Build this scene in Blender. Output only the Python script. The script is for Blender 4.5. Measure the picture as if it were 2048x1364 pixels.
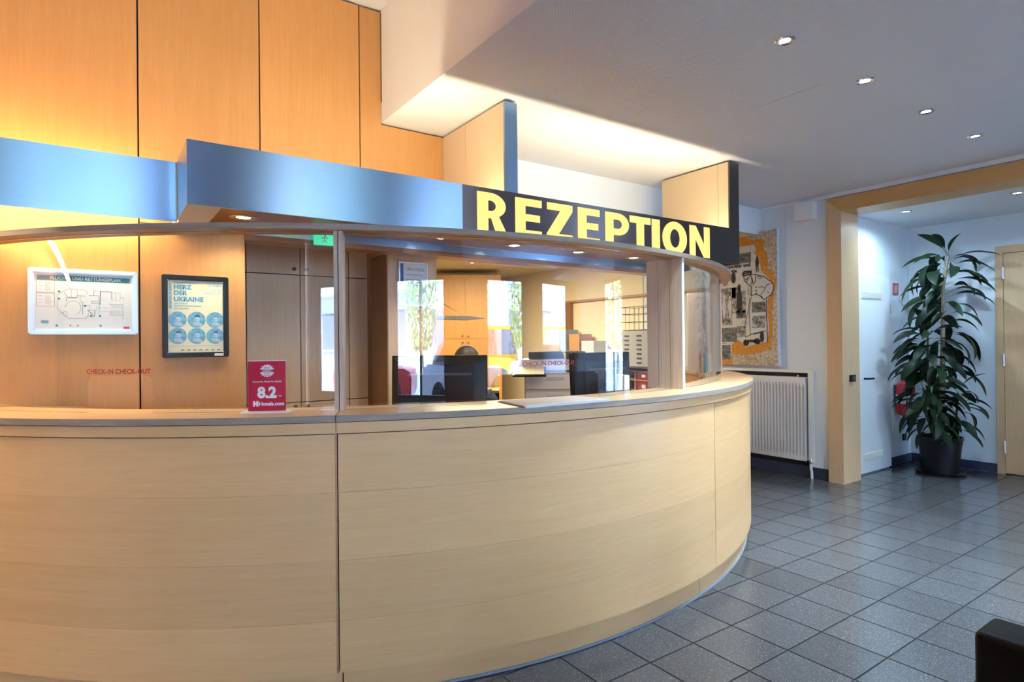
import bpy, bmesh, math, random
from mathutils import Vector, Matrix
random.seed(7)
for _o in list(bpy.data.objects): bpy.data.objects.remove(_o, do_unlink=True)
SC = bpy.context.scene
COL = SC.collection
R = math.radians
sin, cos, pi = math.sin, math.cos, math.pi

# ------------------------------------------------------------------ camera
HC = 1.25427
YAW, PITCH, ROLL = 0.6060696, 0.0031311, -0.0103668
fw = Vector((sin(YAW)*cos(PITCH), cos(YAW)*cos(PITCH), sin(PITCH)))
r0 = Vector((cos(YAW), -sin(YAW), 0)); u0 = r0.cross(fw)
cr = r0*cos(ROLL) + u0*sin(ROLL); cu = -r0*sin(ROLL) + u0*cos(ROLL)
cam = bpy.data.cameras.new('camera'); cam.sensor_width = 36; cam.sensor_fit = 'HORIZONTAL'
cam.lens = 1189.82/2048*36; cam.clip_start = 0.05; cam.clip_end = 200
camo = bpy.data.objects.new('camera', cam); COL.objects.link(camo)
M3 = Matrix((cr, cu, -fw)).transposed()
camo.matrix_world = Matrix.Translation((0, 0, HC)) @ M3.to_4x4()
SC.camera = camo

# ------------------------------------------------------------------ exposure, world, sun, large lights
SC.view_settings.view_transform = 'Standard'; SC.view_settings.look = 'None'
SC.view_settings.gamma = 1.0; SC.view_settings.use_curve_mapping = False
SC.view_settings.exposure = 0.5
W = bpy.data.worlds.new('sky'); SC.world = W; W.use_nodes = True
bg = W.node_tree.nodes['Background']
bg.inputs['Color'].default_value = (0.33, 0.55, 1.0, 1); bg.inputs['Strength'].default_value = 26.0

def light(name, kind, loc, rot, energy, color, **kw):
    l = bpy.data.lights.new(name, kind); l.energy = energy; l.color = color
    for k, v in kw.items(): setattr(l, k, v)
    o = bpy.data.objects.new(name, l); COL.objects.link(o); o.location = loc; o.rotation_euler = rot
    return o
light('sun', 'SUN', (0, 0, 20), (R(48), 0, R(200)), 122.0, (0.71, 0.81, 1.0), angle=0.01)
WARM = (1.0, 0.66, 0.30)
WARM2 = (1.0, 0.82, 0.53)

# ------------------------------------------------------------------ materials
MATS = {}
def newmat(n):
    m = bpy.data.materials.new(n); m.use_nodes = True; MATS[n] = m
    return m, m.node_tree.nodes, m.node_tree.links, m.node_tree.nodes['Principled BSDF']
def plain(n, c, rough=0.5, metal=0.0, spec=0.5, bump=0, bscale=200, coat=0, var=0.0):
    m, N, L, P = newmat(n)
    P.inputs['Base Color'].default_value = (*c, 1); P.inputs['Roughness'].default_value = rough
    P.inputs['Metallic'].default_value = metal; P.inputs['Specular IOR Level'].default_value = spec
    P.inputs['Coat Weight'].default_value = coat
    nz = N.new('ShaderNodeTexNoise'); nz.inputs['Scale'].default_value = bscale; nz.inputs['Detail'].default_value = 3
    tc = N.new('ShaderNodeTexCoord'); L.new(tc.outputs['Object'], nz.inputs['Vector'])
    if var:
        rp = N.new('ShaderNodeValToRGB'); rp.color_ramp.elements[0].position = .3; rp.color_ramp.elements[1].position = .7
        rp.color_ramp.elements[0].color = (*[x*(1-var) for x in c], 1); rp.color_ramp.elements[1].color = (*[min(1, x*(1+var)) for x in c], 1)
        L.new(nz.outputs['Fac'], rp.inputs['Fac']); L.new(rp.outputs['Color'], P.inputs['Base Color'])
    if bump:
        b = N.new('ShaderNodeBump'); b.inputs['Strength'].default_value = bump; b.inputs['Distance'].default_value = .002
        L.new(nz.outputs['Fac'], b.inputs['Height']); L.new(b.outputs['Normal'], P.inputs['Normal'])
    return m
def wood(n, c1, c2, axis='h', rough=0.42, fig=1.0):
    m, N, L, P = newmat(n)
    tc = N.new('ShaderNodeTexCoord'); mp = N.new('ShaderNodeMapping')
    L.new(tc.outputs['Object'], mp.inputs['Vector'])
    s = {'h': (1.3, 1.3, 26), 'z': (26, 26, 1.2), 'x': (1.3, 26, 26), 'y': (26, 1.3, 26)}[axis]
    mp.inputs['Scale'].default_value = s
    oi = N.new('ShaderNodeObjectInfo'); mul = N.new('ShaderNodeMath'); mul.operation = 'MULTIPLY'; mul.inputs[1].default_value = 40
    L.new(oi.outputs['Random'], mul.inputs[0]); L.new(mul.outputs[0], mp.inputs['Location'])
    n1 = N.new('ShaderNodeTexNoise'); n1.inputs['Scale'].default_value = 1.6; n1.inputs['Detail'].default_value = 5; n1.inputs['Distortion'].default_value = 1.2*fig
    n2 = N.new('ShaderNodeTexNoise'); n2.inputs['Scale'].default_value = 9; n2.inputs['Detail'].default_value = 4
    n3 = N.new('ShaderNodeTexNoise'); n3.inputs['Scale'].default_value = 1.1; n3.inputs['Detail'].default_value = 2
    L.new(mp.outputs['Vector'], n1.inputs['Vector']); L.new(mp.outputs['Vector'], n2.inputs['Vector']); L.new(tc.outputs['Object'], n3.inputs['Vector'])
    a = N.new('ShaderNodeMath'); a.operation = 'MULTIPLY_ADD'; a.inputs[1].default_value = .45; L.new(n2.outputs['Fac'], a.inputs[0])
    b = N.new('ShaderNodeMath'); b.operation = 'MULTIPLY'; b.inputs[1].default_value = .55; L.new(n1.outputs['Fac'], b.inputs[0]); L.new(b.outputs[0], a.inputs[2])
    c = N.new('ShaderNodeMath'); c.operation = 'MULTIPLY_ADD'; c.inputs[1].default_value = .35; L.new(n3.outputs['Fac'], c.inputs[0]); L.new(a.outputs[0], c.inputs[2])
    rp = N.new('ShaderNodeValToRGB'); rp.color_ramp.elements[0].position = .42; rp.color_ramp.elements[1].position = .92
    rp.color_ramp.elements[0].color = (*c2, 1); rp.color_ramp.elements[1].color = (*c1, 1)
    L.new(c.outputs[0], rp.inputs['Fac'])
    hs = N.new('ShaderNodeHueSaturation'); mr = N.new('ShaderNodeMapRange'); mr.inputs['To Min'].default_value = .93; mr.inputs['To Max'].default_value = 1.05
    L.new(oi.outputs['Random'], mr.inputs['Value']); L.new(mr.outputs['Result'], hs.inputs['Value']); L.new(rp.outputs['Color'], hs.inputs['Color'])
    L.new(hs.outputs['Color'], P.inputs['Base Color'])
    P.inputs['Roughness'].default_value = rough
    bp = N.new('ShaderNodeBump'); bp.inputs['Strength'].default_value = .06; bp.inputs['Distance'].default_value = .001
    L.new(n2.outputs['Fac'], bp.inputs['Height']); L.new(bp.outputs['Normal'], P.inputs['Normal'])
    return m
def emit(n, c, s):
    m, N, L, P = newmat(n); P.inputs['Base Color'].default_value = (*c, 1)
    P.inputs['Emission Color'].default_value = (*c, 1); P.inputs['Emission Strength'].default_value = s
    return m
def glassmat(n, tint=(0.96, 0.98, 0.98), refl=1.0):
    m, N, L, P = newmat(n); N.remove(P); out = N['Material Output']
    t = N.new('ShaderNodeBsdfTransparent'); t.inputs['Color'].default_value = (*tint, 1)
    g = N.new('ShaderNodeBsdfGlossy'); g.inputs['Roughness'].default_value = 0.0
    lw = N.new('ShaderNodeLayerWeight'); lw.inputs['Blend'].default_value = .5
    pw = N.new('ShaderNodeMath'); pw.operation = 'POWER'; pw.inputs[1].default_value = 5; L.new(lw.outputs['Facing'], pw.inputs[0])
    ma = N.new('ShaderNodeMath'); ma.operation = 'MULTIPLY_ADD'; ma.inputs[1].default_value = .95*refl; ma.inputs[2].default_value = .045*refl; L.new(pw.outputs[0], ma.inputs[0])
    mx = N.new('ShaderNodeMixShader'); L.new(ma.outputs[0], mx.inputs['Fac']); L.new(t.outputs[0], mx.inputs[1]); L.new(g.outputs[0], mx.inputs[2])
    L.new(mx.outputs[0], out.inputs['Surface'])
    return m

wood('maple_h', (.82, .525, .265), (.735, .43, .185), 'h', rough=.33)
wood('maple_z', (.64, .315, .10), (.545, .245, .066), 'z')
wood('maple_pale_lit', (.72, .54, .38), (.60, .41, .26), 'z', rough=.35)  # paler copy of the maple, reflected sheen and lamplight put into its colour
wood('maple_top', (.72, .51, .30), (.56, .36, .19), 'x', rough=.3)
wood('maple_portal', (.70, .49, .30), (.60, .38, .20), 'z', rough=.4, fig=2)
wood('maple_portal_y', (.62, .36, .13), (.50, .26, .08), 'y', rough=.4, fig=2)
wood('plywood_edge', (.42, .36, .30), (.24, .18, .14), 'h', rough=.5)
wood('screen_wood', (.66, .54, .42), (.46, .34, .25), 'z', rough=.45)
wood('rail_wood', (.55, .33, .17), (.40, .21, .10), 'h', rough=.45)
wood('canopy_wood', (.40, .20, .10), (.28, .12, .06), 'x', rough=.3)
wood('office_wood', (.66, .34, .10), (.52, .24, .06), 'z', rough=.4)
wood('dark_wood', (.34, .17, .07), (.25, .11, .04), 'z', rough=.45)
plain('tan_panel', (.62, .47, .30), .5, bump=.05)
plain('wall_white', (.73, .80, .86), .7, bump=.25, bscale=350)
plain('wall_cream', (.85, .74, .52), .7, bump=.1, bscale=300)
plain('paint_white', (.82, .84, .86), .35)
plain('gap_dark', (.02, .016, .012), .8)
plain('seal_grey', (.30, .36, .44), .5)
plain('black_plastic', (.006, .008, .011), .38, spec=.3, bump=.15, bscale=900)
plain('black_leather', (.003, .003, .004), .5, spec=.18, bump=.3, bscale=250)
plain('black_frame', (.006, .010, .013), .35, spec=.3)
plain('silver', (.72, .75, .80), .28, metal=1)
plain('silver_frame', (.70, .78, .88), .35, metal=.6)
plain('chrome', (.80, .80, .80), .12, metal=1)
plain('brass_ring', (.62, .50, .30), .25, metal=1)
plain('grey_plastic', (.55, .57, .60), .5)
plain('white_plastic', (.78, .79, .80), .45)
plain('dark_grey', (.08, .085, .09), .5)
plain('paper', (.85, .87, .90), .7)
plain('paper_cream', (.86, .80, .62), .7)
plain('red_box', (.30, .015, .012), .4)
plain('red_enamel', (.55, .02, .03), .25, coat=.4)
plain('red_letter', (.38, .010, .015), .5)
plain('award_red', (.40, .002, .035), .2, coat=.3)
plain('white_print', (.85, .88, .92), .6)
plain('teal_print', (.02, .30, .38), .6)
plain('blue_print', (.10, .38, .62), .6)
plain('blue_print2', (.16, .45, .66), .6, var=.3, bscale=60)
plain('ink', (.02, .02, .03), .7)
plain('ink_grey', (.25, .28, .34), .7)
plain('navy_print', (.05, .16, .42), .6)
plain('poster_sheet', (.80, .80, .58), .5)
plain('sheet_blue', (.70, .82, .95), .5); plain('portrait_blue', (.42, .60, .72), .6, var=.35, bscale=90)
plain('magenta_print', (.55, .03, .16), .6)
plain('news', (.58, .54, .50), .8, var=.35, bscale=420)
plain('pot_black', (.006, .006, .009), .4, spec=.25)
plain('soil', (.04, .028, .02), .9)
plain('stem_green', (.035, .075, .02), .6)
plain('trunk_tan', (.30, .24, .16), .8, var=.3, bscale=60)
plain('skin', (.62, .40, .29), .5); plain('hair', (.03, .02, .015), .5, bump=.5, bscale=120); plain('shirt', (.03, .05, .07), .7)
plain('wire', (.05, .05, .05), .4, metal=1)
plain('pale_paving', (.34, .35, .37), .9, var=.15, bscale=3)  # street paving, made pale to bounce daylight up to the ceiling
plain('facade', (.80, .79, .76), .8); plain('facade_dark', (.10, .12, .15), .2)
plain('taxi_yellow', (.85, .55, .05), .3, coat=.5); plain('car_white', (.75, .78, .82), .3, coat=.5); plain('car_red', (.6, .04, .05), .3, coat=.5)
plain('bark', (.30, .27, .22), .9, var=.4, bscale=20); plain('tree_leaf', (.20, .30, .05), .6)
glassmat('screen_glass', refl=1.4); glassmat('window_glass', (.97, .98, 1.0), .6)
emit('led_warm', (1, .86, .62), 14); emit('sign_letter', (1.0, .60, .17), .95); MATS['sign_letter'].node_tree.nodes['Principled BSDF'].inputs['Base Color'].default_value = (.35, .22, .06, 1); emit('exit_green', (.04, .55, .30), .9); emit('strip_warm', (1, .7, .35), 6)
emit('led_spot', (1, .93, .80), 22)

def ceiling_mat():
    m, N, L, P = newmat('ceiling_paint'); P.inputs['Base Color'].default_value = (.70, .72, .76, 1); P.inputs['Roughness'].default_value = .8
    g = N.new('ShaderNodeNewGeometry'); mp = N.new('ShaderNodeMapping'); L.new(g.outputs['Position'], mp.inputs['Vector'])
    mp.inputs['Rotation'].default_value = (0, 0, R(40))
    w1 = N.new('ShaderNodeTexWave'); w1.inputs['Scale'].default_value = 28; w1.inputs['Distortion'].default_value = .6; w1.inputs['Detail'].default_value = 1; w1.inputs['Detail Scale'].default_value = 6
    L.new(mp.outputs['Vector'], w1.inputs['Vector'])
    w2 = N.new('ShaderNodeTexWave'); w2.bands_direction = 'Y'; w2.inputs['Scale'].default_value = 22; L.new(mp.outputs['Vector'], w2.inputs['Vector'])
    a = N.new('ShaderNodeMath'); a.operation = 'ADD'; L.new(w1.outputs['Fac'], a.inputs[0]); L.new(w2.outputs['Fac'], a.inputs[1])
    b = N.new('ShaderNodeBump'); b.inputs['Strength'].default_value = .35; b.inputs['Distance'].default_value = .0012
    L.new(a.outputs[0], b.inputs['Height']); L.new(b.outputs['Normal'], P.inputs['Normal'])
    return m
ceiling_mat()
def metal_mat(n, c, rough):
    m, N, L, P = newmat(n); P.inputs['Base Color'].default_value = (*c, 1); P.inputs['Metallic'].default_value = 1
    g = N.new('ShaderNodeTexCoord'); mp = N.new('ShaderNodeMapping'); mp.inputs['Scale'].default_value = (6, 6, 500); L.new(g.outputs['Object'], mp.inputs['Vector'])
    nz = N.new('ShaderNodeTexNoise'); nz.inputs['Scale'].default_value = 3; nz.inputs['Detail'].default_value = 3; L.new(mp.outputs['Vector'], nz.inputs['Vector'])
    tg = N.new('ShaderNodeCombineXYZ'); tg.inputs['Z'].default_value = 1; L.new(tg.outputs[0], P.inputs['Tangent']); P.inputs['Anisotropic'].default_value = 1.0; P.inputs['Anisotropic Rotation'].default_value = 0
    mr = N.new('ShaderNodeMapRange'); mr.inputs['To Min'].default_value = rough-.03; mr.inputs['To Max'].default_value = rough+.03
    L.new(nz.outputs['Fac'], mr.inputs['Value']); L.new(mr.outputs['Result'], P.inputs['Roughness'])
    b = N.new('ShaderNodeBump'); b.inputs['Strength'].default_value = .015; b.inputs['Distance'].default_value = .001; L.new(nz.outputs['Fac'], b.inputs['Height']); L.new(b.outputs['Normal'], P.inputs['Normal'])
    return m
metal_mat('brushed_steel', (.34, .54, .76), .30); metal_mat('dark_steel', (.15, .135, .135), .32)  # blue of the reflected sky is put into the brushed steel base colour
def tile_mat(n, c, sp, rough):
    m, N, L, P = newmat(n)
    g = N.new('ShaderNodeNewGeometry')
    v = N.new('ShaderNodeTexVoronoi'); v.inputs['Scale'].default_value = 300; L.new(g.outputs['Position'], v.inputs['Vector'])
    lt = N.new('ShaderNodeMath'); lt.operation = 'LESS_THAN'; lt.inputs[1].default_value = .30; L.new(v.outputs['Distance'], lt.inputs[0])
    sx = N.new('ShaderNodeSeparateColor'); L.new(v.outputs['Color'], sx.inputs['Color'])
    rp = N.new('ShaderNodeValToRGB'); rp.color_ramp.interpolation = 'CONSTANT'
    e = rp.color_ramp.elements; e[0].color = (.02, .02, .024, 1); e[0].position = 0; e[1].color = (*c, 1); e[1].position = .28
    e2 = rp.color_ramp.elements.new(.66); e2.color = (*[x*1.9 for x in c], 1)
    e3 = rp.color_ramp.elements.new(.86); e3.color = (*sp, 1)
    L.new(sx.outputs[0], rp.inputs['Fac'])
    mx = N.new('ShaderNodeMix'); mx.data_type = 'RGBA'; mx.inputs['A'].default_value = (*c, 1)
    L.new(lt.outputs[0], mx.inputs['Factor']); L.new(rp.outputs['Color'], mx.inputs['B'])
    oi = N.new('ShaderNodeObjectInfo'); hs = N.new('ShaderNodeHueSaturation'); mr = N.new('ShaderNodeMapRange'); mr.inputs['To Min'].default_value = .86; mr.inputs['To Max'].default_value = 1.14
    L.new(oi.outputs['Random'], mr.inputs['Value']); L.new(mr.outputs['Result'], hs.inputs['Value']); L.new(mx.outputs['Result'], hs.inputs['Color'])
    L.new(hs.outputs['Color'], P.inputs['Base Color']); P.inputs['Roughness'].default_value = rough
    return m
tile_mat('floor_tile', (.070, .073, .080), (.42, .43, .45), .19)
tile_mat('base_tile', (.030, .042, .075), (.12, .16, .24), .4)
plain('grout', (.022, .024, .028), .8)
def leaf_mat():
    m, N, L, P = newmat('leaf'); oi = N.new('ShaderNodeObjectInfo'); rp = N.new('ShaderNodeValToRGB')
    rp.color_ramp.elements[0].color = (.004, .014, .007, 1); rp.color_ramp.elements[1].color = (.013, .036, .010, 1)
    L.new(oi.outputs['Random'], rp.inputs['Fac']); L.new(rp.outputs['Color'], P.inputs['Base Color']); P.inputs['Roughness'].default_value = .48; P.inputs['Specular IOR Level'].default_value = .25
leaf_mat()
def board_mat(n, c1, c2, sc):
    m, N, L, P = newmat(n); tc = N.new('ShaderNodeTexCoord'); v = N.new('ShaderNodeTexNoise'); v.inputs['Scale'].default_value = sc; v.inputs['Detail'].default_value = 8; v.inputs['Roughness'].default_value = .75
    L.new(tc.outputs['Object'], v.inputs['Vector']); rp = N.new('ShaderNodeValToRGB'); rp.color_ramp.elements[0].position = .40; rp.color_ramp.elements[1].position = .60
    rp.color_ramp.elements[0].color = (*c1, 1); rp.color_ramp.elements[1].color = (*c2, 1); L.new(v.outputs['Fac'], rp.inputs['Fac']); L.new(rp.outputs['Color'], P.inputs['Base Color'])
    P.inputs['Roughness'].default_value = .6
    b = N.new('ShaderNodeBump'); b.inputs['Strength'].default_value = .6; b.inputs['Distance'].default_value = .003; L.new(v.outputs['Fac'], b.inputs['Height']); L.new(b.outputs['Normal'], P.inputs['Normal'])
board_mat('art_stone', (.30, .23, .15), (.62, .55, .44), 38)
board_mat('art_orange', (.40, .14, .01), (.66, .28, .02), 45)
board_mat('art_silver', (.5, .6, .7), (.9, .95, 1.0), 60)
board_mat('art_photo', (.012, .012, .014), (.50, .50, .50), 26)
board_mat('art_photo_dark', (.008, .008, .010), (.22, .22, .23), 34)
plain('art_paper', (.58, .58, .57), .8, var=.08, bscale=30)

# ------------------------------------------------------------------ helpers
def bx(bm, x0, x1, y0, y1, z0, z1):
    v = [bm.verts.new(p) for p in ((x0,y0,z0),(x1,y0,z0),(x1,y1,z0),(x0,y1,z0),(x0,y0,z1),(x1,y0,z1),(x1,y1,z1),(x0,y1,z1))]
    for f in ((3,2,1,0),(4,5,6,7),(0,1,5,4),(1,2,6,5),(2,3,7,6),(3,0,4,7)): bm.faces.new([v[i] for i in f])
    return bm
def box(x0, x1, y0, y1, z0, z1, bev=0, seg=1):
    bm = bmesh.new(); bx(bm, x0, x1, y0, y1, z0, z1)
    if bev: bmesh.ops.bevel(bm, geom=bm.edges[:], offset=bev, segments=seg, affect='EDGES', profile=.6)
    return bm
CX, CY = 1.8585, 4.6886
def cp(r, th, z): return (CX + r*sin(th), CY - r*cos(th), z)
def arc(bm, r0_, r1_, a0, a1, z0, z1, step=1.5):
    n = max(1, int(abs(a1-a0)/step)); rows = []
    for i in range(n+1):
        t = R(a0 + (a1-a0)*i/n)
        rows.append([bm.verts.new(cp(r, t, z)) for r, z in ((r0_, z0), (r1_, z0), (r1_, z1), (r0_, z1))])
    for a, b in zip(rows, rows[1:]):
        for k in range(4): bm.faces.new((a[k], b[k], b[(k+1) % 4], a[(k+1) % 4]))
    bm.faces.new(rows[0]); bm.faces.new(rows[-1][::-1])
    return bm
def arcm(*a, **k): return arc(bmesh.new(), *a, **k)
def lathe(prof, n=24, c=(0, 0, 0)):
    bm = bmesh.new(); rings = []
    for r, z in prof:
        rings.append([bm.verts.new((c[0]+max(r, 1e-4)*cos(2*pi*i/n), c[1]+max(r, 1e-4)*sin(2*pi*i/n), c[2]+z)) for i in range(n)])
    for a, b in zip(rings, rings[1:]):
        for i in range(n): bm.faces.new((a[i], a[(i+1) % n], b[(i+1) % n], b[i]))
    bm.faces.new(rings[0][::-1]); bm.faces.new(rings[-1])
    return bm
def tube(pts, rad, n=8, bm=None):
    bm = bm or bmesh.new(); pts = [Vector(p) for p in pts]
    rad = rad if isinstance(rad, (list, tuple)) else [rad]*len(pts); rings = []
    for i, p in enumerate(pts):
        d = (pts[min(i+1, len(pts)-1)] - pts[max(i-1, 0)]).normalized()
        a = d.cross(Vector((0, 0, 1)));
        if a.length < 1e-3: a = d.cross(Vector((1, 0, 0)))
        a.normalize(); b = d.cross(a)
        rings.append([bm.verts.new(p + (a*cos(2*pi*k/n) + b*sin(2*pi*k/n))*rad[i]) for k in range(n)])
    for q, w in zip(rings, rings[1:]):
        for k in range(n): bm.faces.new((q[k], q[(k+1) % n], w[(k+1) % n], w[k]))
    bm.faces.new(rings[0][::-1]); bm.faces.new(rings[-1])
    return bm
def prism(poly, o, xd, yd, nd, t, bm=None):
    """polygon in a plane (o + u*xd + v*yd) extruded by t along nd"""
    bm = bm or bmesh.new(); o, xd, yd, nd = map(Vector, (o, xd, yd, nd))
    a = [bm.verts.new(o + xd*u + yd*v) for u, v in poly]; b = [bm.verts.new(o + xd*u + yd*v + nd*t) for u, v in poly]
    n = len(poly)
    bm.faces.new(a); bm.faces.new(b[::-1])
    for i in range(n): bm.faces.new((a[i], b[i], b[(i+1) % n], a[(i+1) % n]))
    return bm
def rot(bm, piv, ang, axis='Z'):
    p = Vector(piv); bm.transform(Matrix.Translation(p) @ Matrix.Rotation(ang, 4, axis) @ Matrix.Translation(-p)); return bm
def wloc(o):
    v = Vector(o.location)
    while o.parent: o = o.parent; v = v + o.location
    return v
def obj(name, bm, mat, parent=None, smooth=False, kind=None, label=None):
    """world-space bmesh -> one mesh object, origin at the base of its bounding box"""
    bmesh.ops.recalc_face_normals(bm, faces=bm.faces[:])
    xs = [v.co.x for v in bm.verts]; ys = [v.co.y for v in bm.verts]; zs = [v.co.z for v in bm.verts]
    o = Vector(((min(xs)+max(xs))/2, (min(ys)+max(ys))/2, min(zs)))
    bm.transform(Matrix.Translation(-o))
    if smooth:
        for f in bm.faces: f.smooth = True
    me = bpy.data.meshes.new(name); bm.to_mesh(me); bm.free()
    me.materials.append(MATS[mat])
    if smooth and smooth != 'all': me.set_sharp_from_angle(angle=R(35))
    ob = bpy.data.objects.new(name, me); COL.objects.link(ob)
    ob.location = o - (wloc(parent) if parent else Vector())
    if parent: ob.parent = parent
    if kind: ob['kind'] = kind
    if label: ob['label'] = label
    return ob
def tag(o, label, cat, group=None):
    o['label'] = label; o['category'] = cat
    if group: o['group'] = group
    return o
def thing(name, label, cat, loc, group=None):
    o = bpy.data.objects.new(name, None); COL.objects.link(o); o.location = loc; o.empty_display_size = .05
    return tag(o, label, cat, group)
def struct(name, bm, mat, label=None):
    o = obj(name, bm, mat); o['kind'] = 'structure'
    if label: o['label'] = label
    return o
def text2d(s, size, bold=0.0, align='CENTER', ls=1.0):
    c = bpy.data.curves.new('t', 'FONT'); c.body = s; c.size = size; c.align_x = align; c.offset = bold*size; c.space_character = ls; c.resolution_u = 3
    o = bpy.data.objects.new('t', c); me = bpy.data.meshes.new_from_object(o)
    bpy.data.objects.remove(o); bpy.data.curves.remove(c)
    bm = bmesh.new(); bm.from_mesh(me); bpy.data.meshes.remove(me)
    return bm
def flat(bm, o, xd, yd):
    o, xd, yd = Vector(o), Vector(xd), Vector(yd)
    for v in bm.verts: v.co = o + xd*v.co.x + yd*v.co.y
    return bm
def merge(bms):
    out = bmesh.new()
    for b in bms:
        me = bpy.data.meshes.new('m'); b.to_mesh(me); b.free(); out.from_mesh(me); bpy.data.meshes.remove(me)
    return out
def rect(bm, o, xd, yd, u0, u1, v0, v1):
    o, xd, yd = Vector(o), Vector(xd), Vector(yd)
    bm.faces.new([bm.verts.new(o + xd*u + yd*v) for u, v in ((u0, v0), (u1, v0), (u1, v1), (u0, v1))]); return bm
def stroke(bm, pts, w, o, xd, yd):
    """flat ink line through 2-D points"""
    o, xd, yd = Vector(o), Vector(xd), Vector(yd)
    for (x0, y0), (x1, y1) in zip(pts, pts[1:]):
        dx, dy = x1-x0, y1-y0; l = math.hypot(dx, dy) or 1; nx, ny = -dy/l*w/2, dx/l*w/2
        ex, ey = dx/l*w*.3, dy/l*w*.3
        q = ((x0-ex+nx, y0-ey+ny), (x0-ex-nx, y0-ey-ny), (x1+ex-nx, y1+ey-ny), (x1+ex+nx, y1+ey+ny))
        bm.faces.new([bm.verts.new(o + xd*a + yd*b) for a, b in q])
    return bm

# ================================================================== SETTING
ZC, ZU, ZO = 2.53, 3.18, 2.28            # lobby, raised and office ceiling heights
XW, XA = 5.30, 6.85                       # right wall, alcove wall
T = 0.26; GX, GY = 1.75775, 1.61208       # tile pitch and grid origin

# ---- floor
floor = struct('floor', box(-5.2, 7.1, -5.4, 8.6, -.12, -.0035), 'grout', 'dark grey speckled tile floor')
def tile_bm():
    bm = bmesh.new(); h = T/2 - .0022; c = .0015
    bot = [bm.verts.new(p) for p in ((-h,-h,-.0035),(h,-h,-.0035),(h,h,-.0035),(-h,h,-.0035))]
    top = [bm.verts.new(p) for p in ((-h+c,-h+c,0),(h-c,-h+c,0),(h-c,h-c,0),(-h+c,h-c,0))]
    bm.faces.new(top)
    for i in range(4): bm.faces.new((bot[i], bot[(i+1) % 4], top[(i+1) % 4], top[i]))
    bm.normal_update(); return bm
tb = tile_bm(); tmesh = bpy.data.meshes.new('tile'); [setattr(f, 'material_index', 1) for f in tb.faces if f.normal.z < .9 and len(tb.faces) > 1]; tb.to_mesh(tmesh); tmesh.materials.append(MATS['floor_tile']); tmesh.materials.append(MATS['grout'])
inv, rest = [], []
for i in range(-27, 21):
    for j in range(-27, 27):
        x, y = GX + (i+.5)*T, GY + (j+.5)*T
        if y > 8.4 or y < -5.3 or x > 7.0 or x < -5.1: continue
        rc = math.hypot(x-CX, y-CY)
        d = x*fw.x + y*fw.y; s = (x*r0.x + y*r0.y)
        vis = d > 1.8 and s > -0.1*d and s < .92*d and rc > 2.75 and ((x < XW+.1 and y < 4.4) or (x < XA+.1 and y < 2.8)) and y < 4.4 and not (x < CX and y > 2.5)
        (inv if vis else rest).append((d, x, y))
inv.sort(); rest += inv[300:]; inv = inv[:300]
for d, x, y in inv:
    o = bpy.data.objects.new('tile', tmesh); COL.objects.link(o); o.parent = floor; o.location = Vector((x, y, 0)) - floor.location
rb = bmesh.new(); h = T/2 - .0022
for d, x, y in rest: rect(rb, (x, y, 0), (1, 0, 0), (0, 1, 0), -h, h, -h, h)
obj('tile_field', rb, 'floor_tile', floor, kind='stuff')
tb.free()

# ---- ceilings
hx0, hx1, hy0, hy1 = 2.642, 2.972, 1.555, 1.89        # access hatch
bm = bmesh.new()
for q in ((1.345, hx0, -5.2, 3.37), (hx1, XW+.05, -5.2, 3.37), (hx0, hx1, -5.2, hy0), (hx0, hx1, hy1, 3.37)): bx(bm, *q, ZC, ZC+.12)
ceil = struct('ceiling', bm, 'ceiling_paint', 'white woven-textured lobby ceiling')
obj('access_hatch', box(hx0+.002, hx1-.002, hy0+.002, hy1-.002, ZC+.001, ZC+.03), 'ceiling_paint', ceil, label='square access hatch flush in the ceiling')
cu_ = struct('ceiling', box(-5.2, 1.40, -5.2, 3.6, ZU, ZU+.12), 'ceiling_paint', 'raised ceiling over the reception end')
struct('wall_upstand', box(1.345, 1.40, -5.2, 3.232, ZC+.12, ZU), 'ceiling_paint', 'vertical step between the two ceiling heights')
struct('ceiling', box(.5, XW+.05, 3.40, 8.4, ZO, ZO+.1), 'wall_cream', 'low cream office ceiling')
struct('wall_bulkhead', box(1.78, XW, 3.37, 3.42, ZO, ZC), 'wall_white', 'white bulkhead dropping from the lobby ceiling')
struct('ceiling', box(XW+.05, XA+.1, -5.2, 2.75, 2.385, 2.5), 'ceiling_paint', 'lower ceiling of the alcove')

# ---- wood-panelled back wall
wb = struct('wall_back', merge([box(-5.2, .60, 3.262, 3.36, 0, ZU), box(.60, 1.76, 3.262, 3.36, 1.83, ZU)]), 'gap_dark', 'maple panelled wall behind the counter')
seams = [-3.035, -2.504, -1.972, -1.441, -.909, -.378, .153, .684, 1.216, 1.76]
for a, b in zip(seams, seams[1:]):
    g = .0035
    if b <= .2: obj('panel', box(a+g, b-g, 3.24, 3.262, .0, ZU-.012), 'maple_z', wb)
    elif a < .2:
        obj('panel', box(a+g, .598, 3.24, 3.262, 0, 1.828), 'maple_z', wb); obj('panel', box(a+g, b-g, 3.24, 3.262, 1.832, ZU-.012), 'maple_z', wb)
    elif b < 1.3: obj('panel', box(a+g, b-g, 3.24, 3.262, 1.832, ZU-.012), 'maple_z', wb)
    else:
        obj('panel', merge([box(a+g, 1.344, 3.24, 3.262, ZC-.01, ZU-.012), box(a+g, b-.004, 3.24, 3.262, 1.832, ZC-.0101)]), 'maple_z', wb)
obj('edge_strip', box(1.757, 1.772, 3.236, 3.36, 1.83, ZC-.002), 'paper_cream', wb)
obj('end_cap', box(.598, .606, 3.242, 3.36, 0, 1.83), 'maple_z', wb)

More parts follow.
